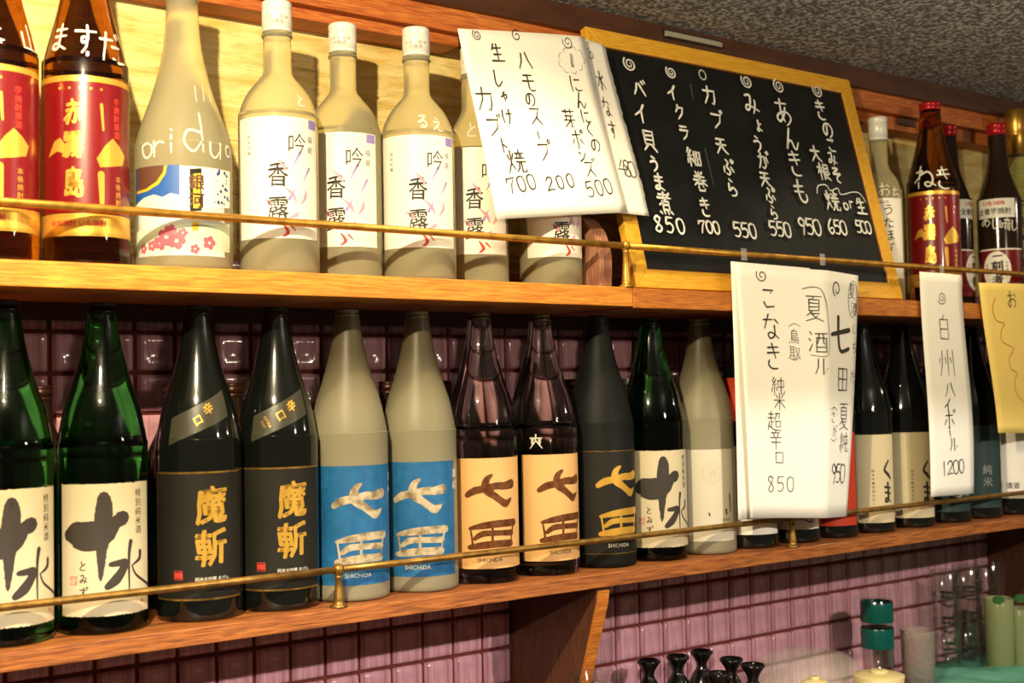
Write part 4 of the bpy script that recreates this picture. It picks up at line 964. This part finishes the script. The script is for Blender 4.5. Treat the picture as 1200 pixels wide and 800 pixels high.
#@@COUNTER
# ------------------------------------------------------------------ counter and glassware
ZC = -330
cn = thing('counter', 'dark wooden counter top at the bottom behind the flasks and tumblers', 'counter', (1200, 0, ZC)); mk('worktop', *box(-2100, 1800, -260, 148, -30, 0, 2), W_BRACK, cn)
FL = 'black sake flasks on the counter'
fp = [(0, 0), (24, 0), (27, 3), (30, 25), (31, 50), (28, 80), (18, 105), (10.5, 118), (9, 124), (11, 131), (17.5, 141), (19.3, 145), (19, 147), (16.5, 146), (10, 136), (0, 134)]
fl = [(760, 775, 'black flask mouth at the left end of the cluster'), (794, 770, 'black flask mouth second from the left'), (822, 764, 'tallest-looking black flask mouth, third from the left'),
      (843, 790, 'black flask mouth low in front between its neighbours'), (857, 773, 'black flask mouth at the back right of the cluster'), (882, 780, 'black flask mouth at the right end beside the plastic cover')]
fm = me('flask_body', *lathe(smoothprof(fp, 3), 36), BLACKG, True)
for x, y, l in fl:
    P = atz(x, y, ZC+145); t = thing('sake_flask', l.replace('black flask mouth', 'black glazed sake flask'), 'flask', (P.x, P.y, ZC), FL)
    link(bpy.data.objects.new('flask_body', fm), t)
    V, F = lathe([(18.6, 142), (19.8, 144), (19.8, 147), (18, 148.4), (16.4, 147)], 36); mk('rim', V, F, BLACKG, t, smooth=True)
def tumbler(label, x, ytop, Y, r0, r1, m, group=None, bands=None, name='tumbler', h=None, stack=0):
    P = aty(x, ytop, Y); H = h or (P.z-ZC); z0 = P.z-H
    t = thing(name, label, 'glass', (P.x, Y, z0), group)
    prof = [(0, 0), (r0*.92, 0), (r0, 3), (r0+(r1-r0)*.5, H*.5), (r1, H-1), (r1-.8, H), (r1-1.8, H-1), (r0+(r1-r0)*.5-1.8, H*.5), (r0-1.8, 7), (0, 6)]
    mk('glass_body', *lathe(prof, 36), m, t, smooth=True)
    if bands:
        for a0, a1 in bands: V, F = lathe([(r1+.2, H*a0), (r1+1, H*a0+2), (r1+1, H*a1-2), (r1+.2, H*a1)], 36); mk('band', V, F, mat('teal_band', L(6, 82, 74), .25), t, smooth=True)
    for k in range(stack):
        V, F = lathe([(r1+.1, H*(k+1)/(stack+1)), (r1+1.6, H*(k+1)/(stack+1)+2), (r1+1.6, H*(k+1)/(stack+1)+4), (r1+.1, H*(k+1)/(stack+1)+6)], 36); mk('rim_ring', V, F, m, t, smooth=True)
    return t
tumbler('tall tumbler with two teal bands standing before the pink tiles', 1027, 702, 40, 27, 30, G_THIN, bands=((.52, .72), (.78, .98)))
tumbler('textured clear glass right of the teal-banded tumbler', 1075, 737, 40, 30, 33, mat('textured_glass', (.95, .85, .75, 1), .25, trans=.8, ior=1.2, bump=((1, 1, 1), 120, 1., 4)))
SG = 'stacked clear glasses at the right'
for x, y, Y, l in ((1108, 668, 80, 'left'), (1133, 662, 80, 'middle'), (1159, 655, 80, 'right')):
    tumbler('%s column of stacked clear glasses at the right end of the counter' % l, x, y, Y, 27, 31, G_THIN, SG, stack=3, name='glass_stack')
tumbler('clear glass edge peeping out at the bottom beside the wooden bracket', 700, 790, -170, 30, 36, G_THIN)
GB = mat('pale_lime_glass', (.55, .62, .30, 1), .2, trans=.6, ior=1.2)
for x, y, l in ((1170, 700, 'pale lime glass bottle with dark green patch behind the teal mat'), (1196, 712, 'second pale lime glass at the right edge behind the teal mat')):
    t = tumbler(l, x, y, 30 if x < 1180 else 10, 28, 30, GB, name='lime_glass')
    s_ = Cyl(t.location.x/S, t.location.y/S, t.location.z/S, lambda z: 31, 30, atan2(CAM.x-t.location.x/S, -(CAM.y-t.location.y/S)))
    a = Art(); a.disc(0, 150, 12, 12, 9); a.build('green_patch', s_, mat('green_print', L(40, 90, 40), .5), t, .5)
# clear plastic cover over dishes, beige lids
P = aty(945, 766, 10)
t = thing('plastic_cover', 'large clear domed plastic cover right of the black flasks', 'cover', (P.x, 10, ZC))
mk('dome', *lathe(smoothprof([(108, 0), (110, 20), (106, 70), (92, 105), (70, 122), (35, 130), (.5, 132)], 4), 48), mat('hazy_clear_plastic', (.7, .66, .58, 1), .35, alpha=.2), t, smooth=True)
mk('rim', *lathe([(108, 0), (114, 0), (115, 4), (110, 6)], 48), G_THIN, t, smooth=True)
BEI = mat('beige_ceramic', L(198, 182, 130), .35)
for x, y, r_, l in ((1030, 785, 42, 'beige shallow lid at the bottom below the teal-banded tumbler'), (955, 793, 22, 'small beige lid inside the clear cover at the bottom edge')):
    P = aty(x, y, -150); H = P.z-ZC
    t = thing('lid', l, 'lid', (P.x, -150, ZC)); mk('bowl', *lathe([(0, 0), (r_*.6, 0), (r_*.66, 4), (r_*.9, H*.7), (r_, H-8), (r_-1, H-7), (r_*.6, H-4), (0, H-3)], 36), BEI, t, smooth=True)
    mk('knob', *lathe([(r_*.34, 0), (r_*.36, 4), (r_*.3, 6), (0, 6)], 24), BEI, t, loc=(0, 0, H-5), smooth=True)
# teal mat
V, F = [], []
nx, ny = 30, 16
for j in range(ny+1):
    for i in range(nx+1):
        x = 1560+i*26; y = -230+j*22; V.append((x-1900, y+60, 12+6*sin(i*.9)*cos(j*.7)+random.uniform(-2, 2)))
for j in range(ny):
    for i in range(nx): F.append([j*(nx+1)+i, j*(nx+1)+i+1, (j+1)*(nx+1)+i+1, (j+1)*(nx+1)+i])
o = mk('cloth', V, F, mat('teal_cloth', L(104, 170, 148), .8, vary=((1, 1, 1), 30, L(80, 150, 130), .4, .6)), None, (1900, -60, ZC), True); tag(o, 'crumpled teal cloth on the counter at the bottom right', 'cloth')
md = o.modifiers.new('thickness', 'SOLIDIFY'); md.thickness = .004; md.offset = -1
